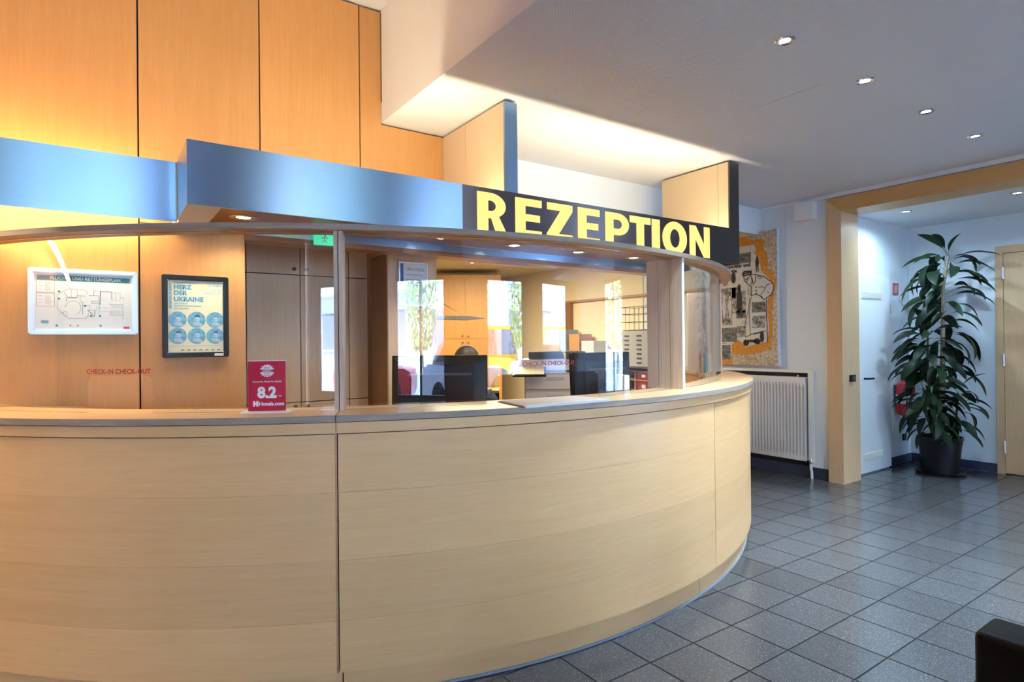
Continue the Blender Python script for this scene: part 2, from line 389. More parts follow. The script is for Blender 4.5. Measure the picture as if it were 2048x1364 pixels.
# ---- right wall with radiator niche
ny0, ny1, nz1 = 2.895, 4.25, .955
bm = bmesh.new()
bx(bm, XW, XW+.16, 2.72, ny0, 0, ZC); bx(bm, XW, XW+.16, ny0, ny1, nz1, ZC); bx(bm, XW, XW+.16, ny1, 8.4, 0, ZC); bx(bm, XW+.13, XW+.16, ny0, ny1, 0, nz1)
wr = struct('wall_right', bm, 'wall_white', 'white plastered wall with radiator niche')
for y0, y1, z0, z1 in ((2.725, 3.118, .985, 2.48), (3.121, 3.36, .985, 2.48), (3.363, 4.20, .985, 2.30)):
    obj('panel', box(XW-.004, XW+.001, y0, y1, z0, z1), 'wall_white', wr)
obj('niche_frame', merge([box(XW-.018, XW+.002, ny0-.03, ny1, nz1-.003, nz1+.022), box(XW-.018, XW+.002, ny0-.03, ny0+.018, .15, nz1-.003)]), 'paint_white', wr)
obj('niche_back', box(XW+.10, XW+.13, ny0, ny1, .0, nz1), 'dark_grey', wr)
obj('cable_trunk', merge([box(XW-.018, XW, .2, 3.36, 2.507, ZC), box(XW-.03, XW, -.4, 2.95, 2.495, 2.506)]), 'paint_white', wr)
bb = struct('baseboard_right', box(XW-.006, XW+.02, 2.735, 4.6, 0, .004), 'grout')
y = 2.735
while y < 4.5:
    y1 = min(y+.26, 4.55)
    obj('base_tile', box(XW-.008 if y < ny0-.1 else XW-.004, XW+.02, y+.001, y1-.001, .004, .102), 'base_tile', bb); y = y1
# wall left of the office etc. (closes the room)
struct('wall_left', box(-5.3, -5.2, -5.2, 3.4, 0, ZU+.1), 'dark_wood')
struct('wall_office', merge([box(.45, 5.46, 8.3, 8.45, 0, ZO+.1), box(.45, .55, 3.36, 8.3, 0, ZO+.1)]), 'wall_cream', 'cream back wall of the office')
struct('wall_right', box(XW-.012, XW-.001, 4.9, 8.3, .1, ZO), 'wall_cream', 'cream side wall of the office')

# ---- portal frame into the alcove
tr = thing('trim_1', 'wide maple portal frame around the alcove opening', 'frame', (5.42, 2.66, 0)); del tr['category']; tr['kind'] = 'structure'
obj('post', prism([(2.598, 0), (2.728, 0), (2.728, 2.484), (2.598, 2.362)], (5.27, 0, 0), (0, 1, 0), (0, 0, 1), (1, 0, 0), .302), 'maple_portal', tr)
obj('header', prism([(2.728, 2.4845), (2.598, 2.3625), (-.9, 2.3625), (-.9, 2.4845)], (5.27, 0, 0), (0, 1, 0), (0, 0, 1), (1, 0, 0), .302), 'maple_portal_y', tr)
struct('wall_portal', box(XW, XW+.26, -.9, 2.73, 2.485, ZC+.001), 'wall_white')
# ---- alcove
struct('wall_alcove', merge([box(5.56, XA+.1, 2.70, 2.80, 0, 2.40)]), 'wall_white', 'white end wall of the alcove')
dy0, dy1 = 1.02, 1.98
struct('wall_alcove', merge([box(XA, XA+.12, dy1-.02, 2.70, 0, 2.40), box(XA, XA+.12, dy0, dy1-.02, 2.08, 2.40), box(XA, XA+.12, -1.9, dy0, 0, 2.40), box(XA, XA+.12, -5.2, -3.1, 0, 2.40), box(XA, XA+.12, -3.1, -1.9, 2.25, 2.4)]), 'wall_white', 'white long wall of the alcove')
d1 = struct('door_1', box(5.60, 6.366, 2.680, 2.700, .012, 1.845, .002), 'paint_white', 'flush white service door with two vent grilles')
for z0, z1 in ((1.635, 1.70), (.125, .19)):
    g = obj('vent_grille', box(5.80, 6.18, 2.674, 2.680, z0, z1), 'paper_cream', d1)
    for k in range(5): obj('slat', box(5.812, 6.168, 2.670, 2.674, z0+.006+k*.0118, z0+.0125+k*.0118), 'white_plastic', g)
obj('handle', tube([(5.83, 2.68, .888), (5.83, 2.64, .888), (5.92, 2.635, .888)], .009), 'black_plastic', d1, True)
for z in (1.5, .35): obj('hinge', tube([(6.37, 2.672, z), (6.37, 2.672, z+.09)], .007), 'silver', d1, True)
d2 = struct('door_2', box(XA-.008, XA+.035, dy0+.06, dy1-.060, .008, 2.03, .003), 'maple_portal', 'maple room door in a maple frame')
obj('door_frame', merge([box(XA-.014, XA+.03, dy1-.058, dy1, 0, 2.10), box(XA-.014, XA+.03, dy0, dy0+.058, 0, 2.10), box(XA-.014, XA+.03, dy0+.058, dy1-.058, 2.034, 2.10)]), 'maple_portal', d2)
for z in (.251, 1.049, 1.849): obj('hinge', tube([(XA-.022, dy1-.058, z-.055), (XA-.022, dy1-.058, z+.055)], .011, 10), 'silver', d2, True)
obj('handle', tube([(XA-.01, dy0+.12, 1.03), (XA-.06, dy0+.12, 1.03), (XA-.06, dy0+.25, 1.03)], .01), 'silver', d2, True)
struct('wall_alcove', box(XA+.05, XA+.12, dy0, dy1-.02, 0, 2.08), 'wall_white')  # backing added behind the wooden door to block light leaking under it
ba = struct('baseboard_alcove', box(6.37, XA, 2.694, 2.70, 0, .004), 'grout')
obj('base_tile', box(6.372, 6.60, 2.690, 2.70, .004, .085), 'base_tile', ba); obj('base_tile', box(6.602, XA, 2.690, 2.70, .004, .085), 'base_tile', ba)
for y0, y1 in ((2.44, 2.69), (2.182, 2.438), (1.982, 2.18)): obj('base_tile', box(XA-.010, XA, y0, y1, .004, .085), 'base_tile', ba)
# entrance glazing in the alcove wall, out of frame on the right
w = struct('window_9', merge([box(XA, XA+.06, -3.1, -3.04, 0, 2.25), box(XA, XA+.06, -1.96, -1.9, 0, 2.25), box(XA, XA+.06, -3.04, -1.96, 2.19, 2.25), box(XA, XA+.06, -2.53, -2.47, 0, 2.19)]), 'dark_grey', 'glazed entrance at the end of the lobby')
obj('glass', box(XA+.02, XA+.028, -3.04, -1.96, .01, 2.19), 'window_glass', w)

# ---- window wall behind the viewer
YB = -5.3
bays = [(-4.6, -3.6), (-1.2, .7), (2.3, 3.9), (4.8, 6.2)]
z0w, z1w = .35, 2.36
bm = bmesh.new(); edges = [-5.3] + [v for b in bays for v in b] + [7.1]
for a, b in zip(edges[::2], edges[1::2]): bx(bm, a, b, YB-.2, YB, 0, ZU+.1)
for a, b in bays: bx(bm, a, b, YB-.2, YB, 0, z0w); bx(bm, a, b, YB-.2, YB, z1w, ZU+.1)
struct('wall_front', bm, 'dark_wood', 'street wall with tall windows')
for k, (a, b) in enumerate(bays):
    f = .055; m = merge([box(a, a+f, YB-.12, YB-.04, z0w, z1w), box(b-f, b, YB-.12, YB-.04, z0w, z1w), box(a+f, b-f, YB-.12, YB-.04, z0w, z0w+f), box(a+f, b-f, YB-.12, YB-.04, z1w-f, z1w)])
    if b-a > 1.8: m = merge([m, box((a+b)/2-.035, (a+b)/2+.035, YB-.12, YB-.04, z0w+f, z1w-f)])
    w = struct('window_%d' % (k+1), m, 'dark_grey', 'street window with dark frame')
    obj('glass', box(a+f, b-f, YB-.085, YB-.077, z0w+f, z1w-f), 'window_glass', w)
    p = light('window_portal', 'AREA', ((a+b)/2, YB-.22, (z0w+z1w)/2), (R(90), 0, 0), 1, (1, 1, 1), shape='RECTANGLE', size=b-a, size_y=z1w-z0w)
    p.data.cycles.is_portal = True
p = light('window_portal', 'AREA', (XA+.14, -2.5, 1.12), (R(90), 0, R(90)), 1, (1, 1, 1), shape='RECTANGLE', size=1.2, size_y=2.2); p.data.cycles.is_portal = True
struct('roof', box(-5.4, 7.2, -5.5, 8.6, ZU+.12, ZU+.25), 'dark_grey')
struct('wall_service', merge([box(5.46, 7.0, 2.80, 2.9, 0, ZU), box(XA, XA+.12, -5.2, 2.8, 2.4, ZU+.12), box(5.46, 5.56, 2.9, 8.45, 0, ZU), box(.45, 5.5, 3.6, 8.4, ZO+.1, ZO+.2)]), 'wall_white')

# ---- street outside (mirrored in the screen glass)
struct('ground', box(-60, 60, -60, -5.5, -.2, -.1), 'pale_paving')
struct('ground', box(7.2, 60, -5.5, 40, -.2, -.1), 'pale_paving')

# ================================================================== RECEPTION COUNTER
S1, S2 = -24.2, 13.9                         # panel joints (degrees round the curve)
AL, AR = -80, 98
ct = thing('reception_counter', 'long curved maple reception counter front with three veneered panels', 'counter', (CX, CY-2.88, 0))
zb = [.108, .29, .50, .737, .941]
for a0, a1, nm in ((AL, S1-.12, 'l'), (S1+.10, S2-.06, 'c'), (S2+.06, AR, 'r')):
    for z0, z1 in zip(zb, zb[1:]): obj('veneer_strip', arcm(2.862, 2.881, a0, a1, z0+.0003, z1-.0003), 'maple_h', ct, True)
obj('joint_strip', arcm(2.865, 2.879, S1-.12, S1+.02, .108, .944), 'rail_wood', ct)
for a0, a1 in ((AL, -24.0), (-23.9, 11.25), (11.35, AR)): obj('toe_kick', arcm(2.82, 2.852, a0, a1, .006, .1075), 'maple_h', ct, True)
obj('floor_seal', arcm(2.82, 2.857, AL, AR, 0, .010), 'seal_grey', ct, True)
for a0, a1 in ((AL, S1-.02), (S1+.02, AR)): obj('nosing', arcm(2.862, 2.892, a0, a1, .9455, .983), 'maple_h', ct, True)
obj('carcass', arcm(2.805, 2.861, AL, AR, .109, .985), 'gap_dark', ct, True)
obj('inner_board', arcm(2.612, 2.63, AL, 60, .05, .985), 'office_wood', ct, True)
# pigeonholes on the inside of the right-hand end
for z in (.76, .875, .962): obj('shelf', arcm(2.605, 2.80, 60, 92, z-.012, z), 'office_wood', ct, True)
for a in (60, 66.5, 73, 79.5, 86, 92): obj('divider', arcm(2.605, 2.80, a-.2, a+.2, .50, .962), 'office_wood', ct)
obj('plinth', arcm(2.605, 2.80, 60, 92, .05, .50), 'office_wood', ct, True)
top = thing('counter_top', 'curved wooden counter top with grey plywood edge', 'counter top', (CX, CY-2.75, .986))
for a0, a1 in ((AL, S1-.03), (S1+.03, AR)):
    obj('slab', arcm(2.598, 2.898, a0, a1, .9865, 1.0095), 'maple_top', top, True)
    obj('edge_band', arcm(2.8985, 2.9045, a0, a1, .987, 1.009), 'plywood_edge', top, True)
ZT = 1.0096
# desk behind the counter
dk = thing('curved_desk', 'low curved desk behind the counter', 'desk', (CX, CY-2.3, 0))
obj('desk_top', arcm(1.85, 2.60, -23, 40, .715, .74), 'office_wood', dk, True)
for a in (-22, -3, 17, 36): obj('desk_leg', arcm(1.95, 2.5, a-.4, a+.4, 0, .715), 'office_wood', dk)

# red boxes in the pigeonholes
k = 0
for row, zlo in (('upper', .8755), ('lower', .7605)):
    for a, wh in ((69.75, 'right'), (76.25, 'left')):
        hh = .072 if row == 'upper' else .095
        b = thing('box_file', 'red storage box with white label, %s row, %s one in the counter pigeonholes' % (row, wh), 'box', cp(2.70, R(a), zlo), 'red boxes in the pigeonholes')
        obj('box_body', arcm(2.606, 2.785, a-2.4, a+2.4, zlo, zlo+hh), 'red_box', b, True)
        obj('label_holder', arcm(2.603, 2.606, a-.7, a+.7, zlo+hh*.35, zlo+hh*.72), 'paper', b)

# ================================================================== GLASS SCREEN ON THE COUNTER
gs = thing('glass_screen', 'curved glass hygiene screen with wooden rail standing on the counter', 'screen', (CX, CY-2.71, ZT))
RG = 2.712; ZG = 1.676
def pane(a0, a1, cut=None, step=.75):
    """curved pane; cut = (angle0, angle1, height) arched hatch at the bottom"""
    bm = bmesh.new(); n = int((a1-a0)/step); th = [a0+(a1-a0)*i/n for i in range(n+1)]
    if cut:
        c0, c1, zc = cut; rr = .03
        dr = math.degrees(rr/RG)
        th = sorted(set([t for t in th if abs(t-c0) > .15 and abs(t-c1) > .15] + [c0, c1] + [c0+dr*(1-cos(R(q))) for q in (30, 60, 90)] + [c1-dr*(1-cos(R(q))) for q in (30, 60, 90)]))
    def low(t):
        if not cut or t < c0-1e-6 or t > c1+1e-6: return ZT
        e = min(t-c0, c1-t)
        if e >= dr: return zc
        return zc - rr + math.sqrt(max(0, rr*rr - ((dr-e)/dr*rr)**2))
    P = []
    cols = []
    for t in th:
        if cut and (abs(t-c0) < 1e-6 or abs(t-c1) < 1e-6):
            cols.append([(t, ZT), (t, low(t))] if abs(t-c0) < 1e-6 else [(t, low(t)), (t, ZT)])
        else: cols.append([(t, low(t))])
    seq = [q for c in cols for q in c]
    rows = []
    for t, z in seq: rows.append([bm.verts.new(cp(r, R(t), zz)) for r, zz in ((RG-.004, z), (RG+.004, z), (RG+.004, ZG), (RG-.004, ZG))])
    for a, b, (t0, _), (t1, _) in zip(rows, rows[1:], seq, seq[1:]):
        if abs(t0-t1) < 1e-7:
            bm.faces.new((a[0], a[1], b[1], b[0])); continue
        for k in range(4): bm.faces.new((a[k], b[k], b[(k+1) % 4], a[(k+1) % 4]))
    bm.faces.new(rows[0]); bm.faces.new(rows[-1][::-1])
    bmesh.ops.remove_doubles(bm, verts=bm.verts[:], dist=1e-6)
    return bm
def cyl_text(s, size, ac, z, r, bold=.02):
    b = text2d(s, size, bold)
    for v in b.verts: v.co = Vector(cp(r, R(ac)+v.co.x/r, z+v.co.y))
    return b
for a0, a1, cut, txt in ((-79, -24.55, (-44.4, -38.75, 1.149), (-41.6, 1.155)), (-23.9, 11.6, (-11.5, -.35, 1.125), (-6.1, 1.158)), (12.6, 30.5, None, None)):
    p = obj('glass_pane', pane(a0, a1, cut), 'screen_glass', gs, True)
    if txt: obj('lettering', cyl_text('CHECK-IN CHECK-OUT', .0245, txt[0], txt[1], RG+.0055, .016), 'red_letter', p, label='red lettering on the glass')
obj('top_rail', merge([arcm(2.655, 2.706, AL, 45, 1.6775, 1.698), arcm(2.718, 2.772, AL, 45, 1.6775, 1.698), arcm(2.706, 2.718, AL, 45, 1.684, 1.698)]), 'rail_wood', gs, True)
obj('rail_edge', arcm(2.7725, 2.778, AL, 45, 1.677, 1.6985), 'plywood_edge', gs, True)
for a in (-24.42, -24.05): obj('post', arcm(2.64, 2.755, a-.15, a+.15, ZT, 1.6765), 'screen_wood', gs)
for q0, q1, da in ((2.558, 2.622, .12), (2.625, 2.690, .14), (2.693, 2.758, .16)): obj('post', arcm(q0, q1, 12.1-da, 12.1+da+.1, ZT, 1.6765), 'screen_wood', gs)
obj('post_edge', arcm(2.7585, 2.763, 11.95, 12.35, ZT, 1.6765), 'paper', gs)
ep = tag(obj('end_board', rot(box(-.007, .007, -.15, .13, 0, .62), (0, 0, 0), 0), 'maple_pale_lit'), 'upright maple board standing on the far end of the counter', 'board')
ep.location = Vector((3.895, 2.968, ZT)); ep.rotation_euler = (0, 0, R(64))

# ================================================================== METAL CANOPY WITH THE SIGN
YF, ZF0, ZF1 = 2.56, 1.797, 2.045
cn = thing('sign_canopy', 'steel-fronted canopy with the illuminated REZEPTION sign above the counter', 'canopy', (2.0, 2.9, ZF0))
obj('fascia_panel', box(.277, 1.4845, YF, YF+.012, ZF0, ZF1), 'brushed_steel', cn, label='brushed steel fascia panel')
sp = obj('sign_panel', box(1.4865, 3.757, YF, YF+.012, ZF0, ZF1), 'dark_steel', cn, label='dark steel sign panel')
obj('end_plate', box(.277, .285, YF+.0125, 2.92, ZF0, ZF1), 'brushed_steel', cn)
obj('end_plate', box(3.749, 3.757, YF+.0125, 3.24, ZF0, ZF1), 'dark_steel', cn)
obj('soffit_trim', box(.286, .40, YF+.0125, 3.23, 1.80, 1.86), 'grey_plastic', cn)
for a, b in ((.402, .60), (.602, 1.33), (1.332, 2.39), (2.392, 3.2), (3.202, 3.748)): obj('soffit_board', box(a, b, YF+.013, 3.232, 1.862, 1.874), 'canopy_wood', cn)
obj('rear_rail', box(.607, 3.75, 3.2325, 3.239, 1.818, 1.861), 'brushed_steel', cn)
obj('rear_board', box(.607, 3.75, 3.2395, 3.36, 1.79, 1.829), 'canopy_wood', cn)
# hangers up to the ceiling
for x0, x1, yb, m, ys in ((1.742, 1.822, 3.235, 'brushed_steel', 2.965), (3.652, 3.757, 3.17, 'dark_steel', 2.656)):
    h = obj('hanger', box(x0+.006, x1-.004, YF+.012, yb, ZF1+.001, ZC-.012), 'gap_dark', cn)
    obj('front_plate', box(x0, x1, YF, YF+.012, ZF1+.0005, ZC-.014), m, h)
    for y0, y1 in ((YF+.0125, ys-.0015), (ys+.0015, yb)): obj('side_panel', box(x0, x0+.006, y0, y1, ZF1+.001, ZC-.012), 'tan_panel', h)
obj('top_board', box(.30, 3.745, YF+.06, 3.23, 1.876, 1.888), 'white_plastic', cn)
# letters
def poly_letter(outer, holes=()):
    c = bpy.data.curves.new('l', 'CURVE'); c.dimensions = '2D'; c.fill_mode = 'BOTH'; c.extrude = .0015
    for pts in [outer] + list(holes):
        s = c.splines.new('POLY'); s.points.add(len(pts)-1); s.use_cyclic_u = True
        for p, q in zip(s.points, pts): p.co = (q[0], q[1], 0, 1)
    o = bpy.data.objects.new('l', c); me = bpy.data.meshes.new_from_object(o); bpy.data.objects.remove(o); bpy.data.curves.remove(c)
    bm = bmesh.new(); bm.from_mesh(me); bpy.data.meshes.remove(me); return bm
def earc(cx, cy, rx, ry, a0, a1, n=14): return [(cx+rx*cos(R(a0+(a1-a0)*i/n)), cy+ry*sin(R(a0+(a1-a0)*i/n))) for i in range(n+1)]
H = .207; s_ = .066
def L_E(w): t = H*.19; return [(0,0),(w,0),(w,t),(s_,t),(s_,H*.42),(w*.93,H*.42),(w*.93,H*.60),(s_,H*.60),(s_,H-t),(w,H-t),(w,H),(0,H)], []
def L_P(w):
    cy = H*.68; ry = H*.32
    return [(0,0),(s_,0),(s_,H*.36)] + earc(w-.095, cy, .095, ry, -90, 90) + [(0,H)], [[(s_,H*.55)] + earc(w-.095, cy, .036, H*.13, -90, 90) + [(s_,H*.81)]]
def L_R(w):
    o = [(0,0),(s_,0),(s_,H*.37),(s_+.018,H*.37),(w-.07,0),(w,0),(w-.052,H*.42)] + earc(w-.105, H*.69, .095, H*.31, -52, 90) + [(0,H)]
    return o, [[(s_,H*.55)] + earc(w-.105, H*.68, .034, H*.13, -90, 90) + [(s_,H*.81)]]
def L_Z(w): t = H*.19; return [(0,0),(w,0),(w,t),(.085,t),(w,H-t*.9),(w,H),(.004,H),(.004,H-t),(w-.088,H-t),(0,t*.9)], []
def L_T(w): t = H*.20; m = w/2; return [(m-s_/2,0),(m+s_/2,0),(m+s_/2,H-t),(w,H-t),(w,H),(0,H),(0,H-t),(m-s_/2,H-t)], []
def L_I(w): return [(0,0),(w,0),(w,H),(0,H)], []
def L_O(w): return earc(w/2, H/2, w/2, H*.52, 0, 346, 40), [earc(w/2, H/2, w*.20, H*.29, 0, 346, 30)]
def L_N(w): return [(0,0),(s_*.9,0),(s_*.9,H*.58),(w-s_*.95,0),(w,0),(w,H),(w-s_*.9,H),(w-s_*.9,H*.42),(s_*.95,H),(0,H)], []
for ch, x0, x1 in (('R', 1.568, 1.752), ('E', 1.803, 1.978), ('Z', 2.012, 2.197), ('E', 2.237, 2.405), ('P', 2.45, 2.646), ('T', 2.653, 2.836), ('I', 2.848, 2.921), ('O', 2.946, 3.183), ('N', 3.211, 3.420)):
    b = poly_letter(*globals()['L_'+ch](x1-x0)); flatb = b
    for v in b.verts: v.co = Vector((x0+v.co.x, YF-.0015+v.co.z*.9, 1.816+v.co.y))
    obj('letter', b, 'sign_letter', sp, label='lit cream letter '+ch)
# lights hidden behind the canopy front
light('canopy_strip', 'AREA', (2.0, YF+.032, 1.895), (R(180), 0, 0), 22, WARM2, shape='RECTANGLE', size=3.35, size_y=.022)
tag(obj('light_strip', box(.32, 3.70, YF+.016, YF+.056, 1.889, 1.893), 'white_plastic'), 'slim lamp channel lying behind the sign fascia', 'lamp')

# left fascia
lf = thing('steel_fascia', 'brushed steel fascia running along the panelled wall on the left', 'fascia', (-2.3, 2.93, ZF0))
obj('fascia_panel', box(-5.1, .272, 2.915, 2.925, ZF0-.007, ZF1), 'brushed_steel', lf)
obj('end_trim', box(.2725, .2765, 2.913, 2.94, ZF0-.007, ZF1), 'paper_cream', lf)
obj('lamp_shelf', box(-5.1, .272, 2.9255, 3.16, 1.905, 1.92), 'white_plastic', lf)
light('fascia_strip_up', 'AREA', (-2.3, 3.12, 1.925), (R(180), 0, 0), 48, WARM, shape='RECTANGLE', size=5.0, size_y=.05)
light('fascia_strip_down', 'AREA', (-2.3, 3.12, 1.90), (0, 0, 0), 55, (1, .74, .42), shape='RECTANGLE', size=5.0, size_y=.05)

# ---- recessed downlights
def downlight(x, y, z, r, label, group, energy=0, color=WARM2, ring='chrome', angle=100, em='led_spot', name='downlight', cat='downlight'):
    t = thing(name, label, cat, (x, y, z-.006), group)
    obj('ring', lathe([(r*.62, -.002), (r*.66, -.006), (r*.86, -.007), (r, -.003), (r, -.0005), (r*.62, -.0005)], 28, (x, y, z)), ring, t, True)
    obj('bulb', lathe([(.001, -.004), (r*.40, -.0035), (r*.61, -.001), (r*.61, -.0005), (.001, -.0005)], 20, (x, y, z)), em, t, True)
    if energy:
        l = light('downlight_lamp', 'SPOT', (x, y, z-.012), (0, 0, 0), energy, color, spot_size=R(angle), spot_blend=.7, shadow_soft_size=r*.6)
    return t
ORD = ['nearest', 'second', 'third', 'farthest']
for k, x in enumerate((2.405, 3.111, 3.818, 4.549)):
    downlight(x, 1.408, ZC, .043, '%s of the four round lit spots in the lobby ceiling row' % ORD[k], 'lobby ceiling spots', 170, (.70, .87, 1), angle=82)
for y, wd in ((2.337, 'beside the plant corner'), (1.56, 'near the wooden door')):
    downlight(5.89, y, 2.385, .05, 'round lit spot in the alcove ceiling %s' % wd, 'alcove spots', 38, (.55, .80, 1), angle=165)
for k, x in enumerate((.562, 1.09, 1.614, 2.125, 2.651, 3.178, 3.65)):
    wd = ('below the left steel corner', 'left of the screen post', 'right of the screen post', 'below the letter Z', 'below the letter P', 'beside the right screen post', 'at the far right end')[k]
    downlight(x, 3.03, 1.862, .062, 'brass-ringed spot under the canopy %s' % wd, 'canopy spots', 14, (1, .88, .70), 'brass_ring', 140)
for k, (x, y) in enumerate(((3.9, 6.5), (3.75, 5.6))):
    downlight(x, y, ZO, .045, 'small spot in the office ceiling, %s one' % ('farther', 'nearer')[k], 'office spots', 18, WARM2, 'chrome', 140)
for k, (x, y) in enumerate([(x, y) for y in (-.7, -2.8) for x in (2.4, 3.1, 3.8, 4.5)]):
    downlight(x, y, ZC, .043, '%s ceiling spot of the lobby row %s' % (('first', 'second', 'third', 'fourth')[k % 4], ('above the armchair', 'along the street windows')[k//4]), 'mirrored lobby spots')
# unseen area light added to brighten the office
light('office_fill', 'AREA', (3.4, 5.6, ZO-.02), (0, 0, 0), 95, (1, .82, .52), shape='RECTANGLE', size=1.2, size_y=1.2)

# ================================================================== THINGS ON THE PANELLED WALL
X1, Z1, NY = (1, 0, 0), (0, 0, 1), (0, -1, 0)
def frame_y(t, name, x0, x1, z0, z1, w, y0, y1, mat, round_=.006):
    """mitred picture frame in a plane of constant y"""
    for poly in ([(x0,z1),(x1,z1),(x1-w,z1-w),(x0+w,z1-w)], [(x0,z0),(x1,z0),(x1-w,z0+w),(x0+w,z0+w)], [(x0,z0),(x0,z1),(x0+w,z1-w),(x0+w,z0+w)], [(x1,z0),(x1,z1),(x1-w,z1-w),(x1-w,z0+w)]):
        b = prism(poly, (0, y1, 0), X1, Z1, NY, y1-y0)
        bmesh.ops.bevel(b, geom=b.edges[:], offset=round_*.5, segments=2, affect='EDGES')
        obj(name, b, mat, t, True)
# escape plan
fp = thing('escape_plan', 'silver-framed white escape plan with teal heading on the panelled wall', 'framed plan', (-.05, 3.23, 1.311))
ax0, ax1, az0, az1 = -.249, .145, 1.311, 1.597
frame_y(fp, 'frame_bar', ax0, ax1, az0, az1, .022, 3.222, 3.239, 'silver_frame', .01)
sh = obj('sheet', box(ax0+.02, ax1-.02, 3.233, 3.239, az0+.02, az1-.02), 'sheet_blue', fp)
yq = 3.2324
b = bmesh.new(); rect(b, (0, yq, 0), X1, Z1, ax0+.031, ax1-.031, az1-.052, az1-.031); obj('heading_bar', b, 'teal_print', fp)
obj('heading', flat(text2d('FLUCHT- UND RETTUNGSPLAN', .0178, .03), ((ax0+ax1)/2+.005, yq-.0004, az1-.0475), X1, Z1), 'white_print', fp)
def U(x, y): return (ax0+.022+(ax1-ax0-.044)*x, az0+.022+(az1-az0-.044)*y)      # plan coordinates 0..1
pl = bmesh.new()
for pts, w in (([(.22,.62),(.22,.38),(.33,.20),(.50,.20),(.54,.26)], .0014), ([(.22,.62),(.33,.73),(.49,.73),(.52,.69),(.52,.64)], .0011), ([(.29,.66),(.33,.58),(.42,.58),(.42,.61),(.50,.61)], .0016), ([(.36,.73),(.36,.58)], .001), ([(.42,.73),(.42,.60)], .0011),
    ([(.31,.57),(.31,.50)], .0016), ([(.31,.57),(.42,.57)], .0018), ([(.45,.60),(.45,.50),(.50,.50)], .0012), ([(.54,.62),(.64,.62),(.64,.52),(.57,.52),(.57,.48),(.64,.48)], .0014), ([(.59,.62),(.59,.71),(.63,.71)], .0014), ([(.66,.71),(.655,.46)], .0034),
    ([(.66,.70),(.78,.70),(.78,.55)], .0022), ([(.76,.50),(.76,.46),(.90,.47),(.90,.27),(.76,.27),(.76,.34)], .0015), ([(.78,.69),(.87,.69),(.87,.55),(.79,.55)], .0010), ([(.82,.69),(.82,.55)], .001), ([(.87,.60),(.91,.60),(.91,.54)], .001), ([(.90,.27),(.90,.18)], .0012),
    ([(.48,.44),(.55,.44),(.55,.36)], .0011), ([(.53,.35),(.58,.27)], .003), ([(.60,.36),(.60,.25),(.57,.24)], .0026), ([(.53,.35),(.60,.36)], .0012), ([(.65,.40),(.76,.40)], .0010), ([(.66,.33),(.76,.33)], .0010), ([(.62,.44),(.62,.34)], .0010),
    ([(.28,.31),(.24,.27)], .001), ([(.54,.30),(.51,.20)], .0010)): stroke(pl, [U(*p) for p in pts], w, (0, yq, 0), X1, Z1)
for k in range(8): stroke(pl, [U(.775+.015*k, .45), U(.785+.015*k, .40)], .001, (0, yq, 0), X1, Z1); stroke(pl, [U(.775+.015*k, .36), U(.775+.015*k, .29)], .001, (0, yq, 0), X1, Z1)
for k in range(30):
    a = R(-60+k*8); stroke(pl, [U(.38+.075*cos(a), .39+.12*sin(a)), U(.38+.082*cos(a), .39+.13*sin(a))], .0016, (0, yq, 0), X1, Z1)
stroke(pl, [U(.30+.022*cos(R(q)), .28+.05*sin(R(q))) for q in range(0, 361, 30)], .0009, (0, yq, 0), X1, Z1)
for x0, y0, x1, y1 in ((.02,.66,.195,.88), (.02,.41,.195,.645)):
    stroke(pl, [U(x0,y0), U(x1,y0), U(x1,y1), U(x0,y1), U(x0,y0)], .0014, (0, yq, 0), X1, Z1)
    for k in range(8): stroke(pl, [U(x0+.08, y1-.05-k*.02), U(x0+.08+.05+.035*random.random(), y1-.05-k*.02)], .0010, (0, yq, 0), X1, Z1)
    for k in range(3): stroke(pl, [U(x0+.02, y1-.05-k*.06), U(x0+.055, y1-.05-k*.06)], .0016, (0, yq, 0), X1, Z1)
obj('plan_lines', pl, 'ink_grey', fp)
def plan_patch(nm, mt, x0, x1, y0, y1):
    t_ = bmesh.new(); rect(t_, (0, yq-.0002, 0), X1, Z1, U(x0,0)[0], U(x1,0)[0], U(0,y0)[1], U(0,y1)[1]); obj(nm, t_, mt, fp)
for x, y in ((.215,.07), (.66,.07), (.24,.55), (.56,.25), (.655,.25), (.24,.68), (.50,.43)): plan_patch('plan_symbol', 'teal_print', x-.011, x+.011, y-.017, y+.017)
plan_patch('plan_symbol', 'blue_print', .062, .135, .115, .16)
for x in (.475, .645): plan_patch('route_line', 'teal_print', x-.002, x+.002, .27, .5)
plan_patch('plan_stamp', 'magenta_print', .905, .97, .015, .055)
for x in (.35, .425): plan_patch('plan_stamp', 'magenta_print', x-.008, x+.008, .057, .083)
# concert poster
po = thing('concert_poster', 'black-framed yellow and blue HERZ DER UKRAINE concert poster', 'poster', (.385, 3.23, 1.2))
px0, px1, pz0, pz1 = .241, .527, 1.2005, 1.5935
frame_y(po, 'frame_bar', px0, px1, pz0, pz1, .024, 3.218, 3.239, 'black_frame', .008)
obj('sheet', box(px0+.02, px1-.02, 3.231, 3.239, pz0+.02, pz1-.02), 'poster_sheet', po)
yq = 3.2304; u0_, u1_ = px0+.027, px1-.026
def ptxt(s, size, x, z, bold=.0, mat='blue_print', align='LEFT', nm='poster_text', rotv=False, ls=1.0):
    b = text2d(s, size, bold, align, ls)
    obj(nm, flat(b, (x, yq-.0003, z), *(((0, 0, 1), (-1, 0, 0)) if rotv else (X1, Z1))), mat, po)
ptxt('HERZ', .0290, u0_+.022, 1.5275, .05, ls=1.05); ptxt('DER', .0290, u0_+.022, 1.4995, .05, ls=1.05); ptxt('UKRAINE', .0290, u0_+.022, 1.4700, .05, ls=1.05)
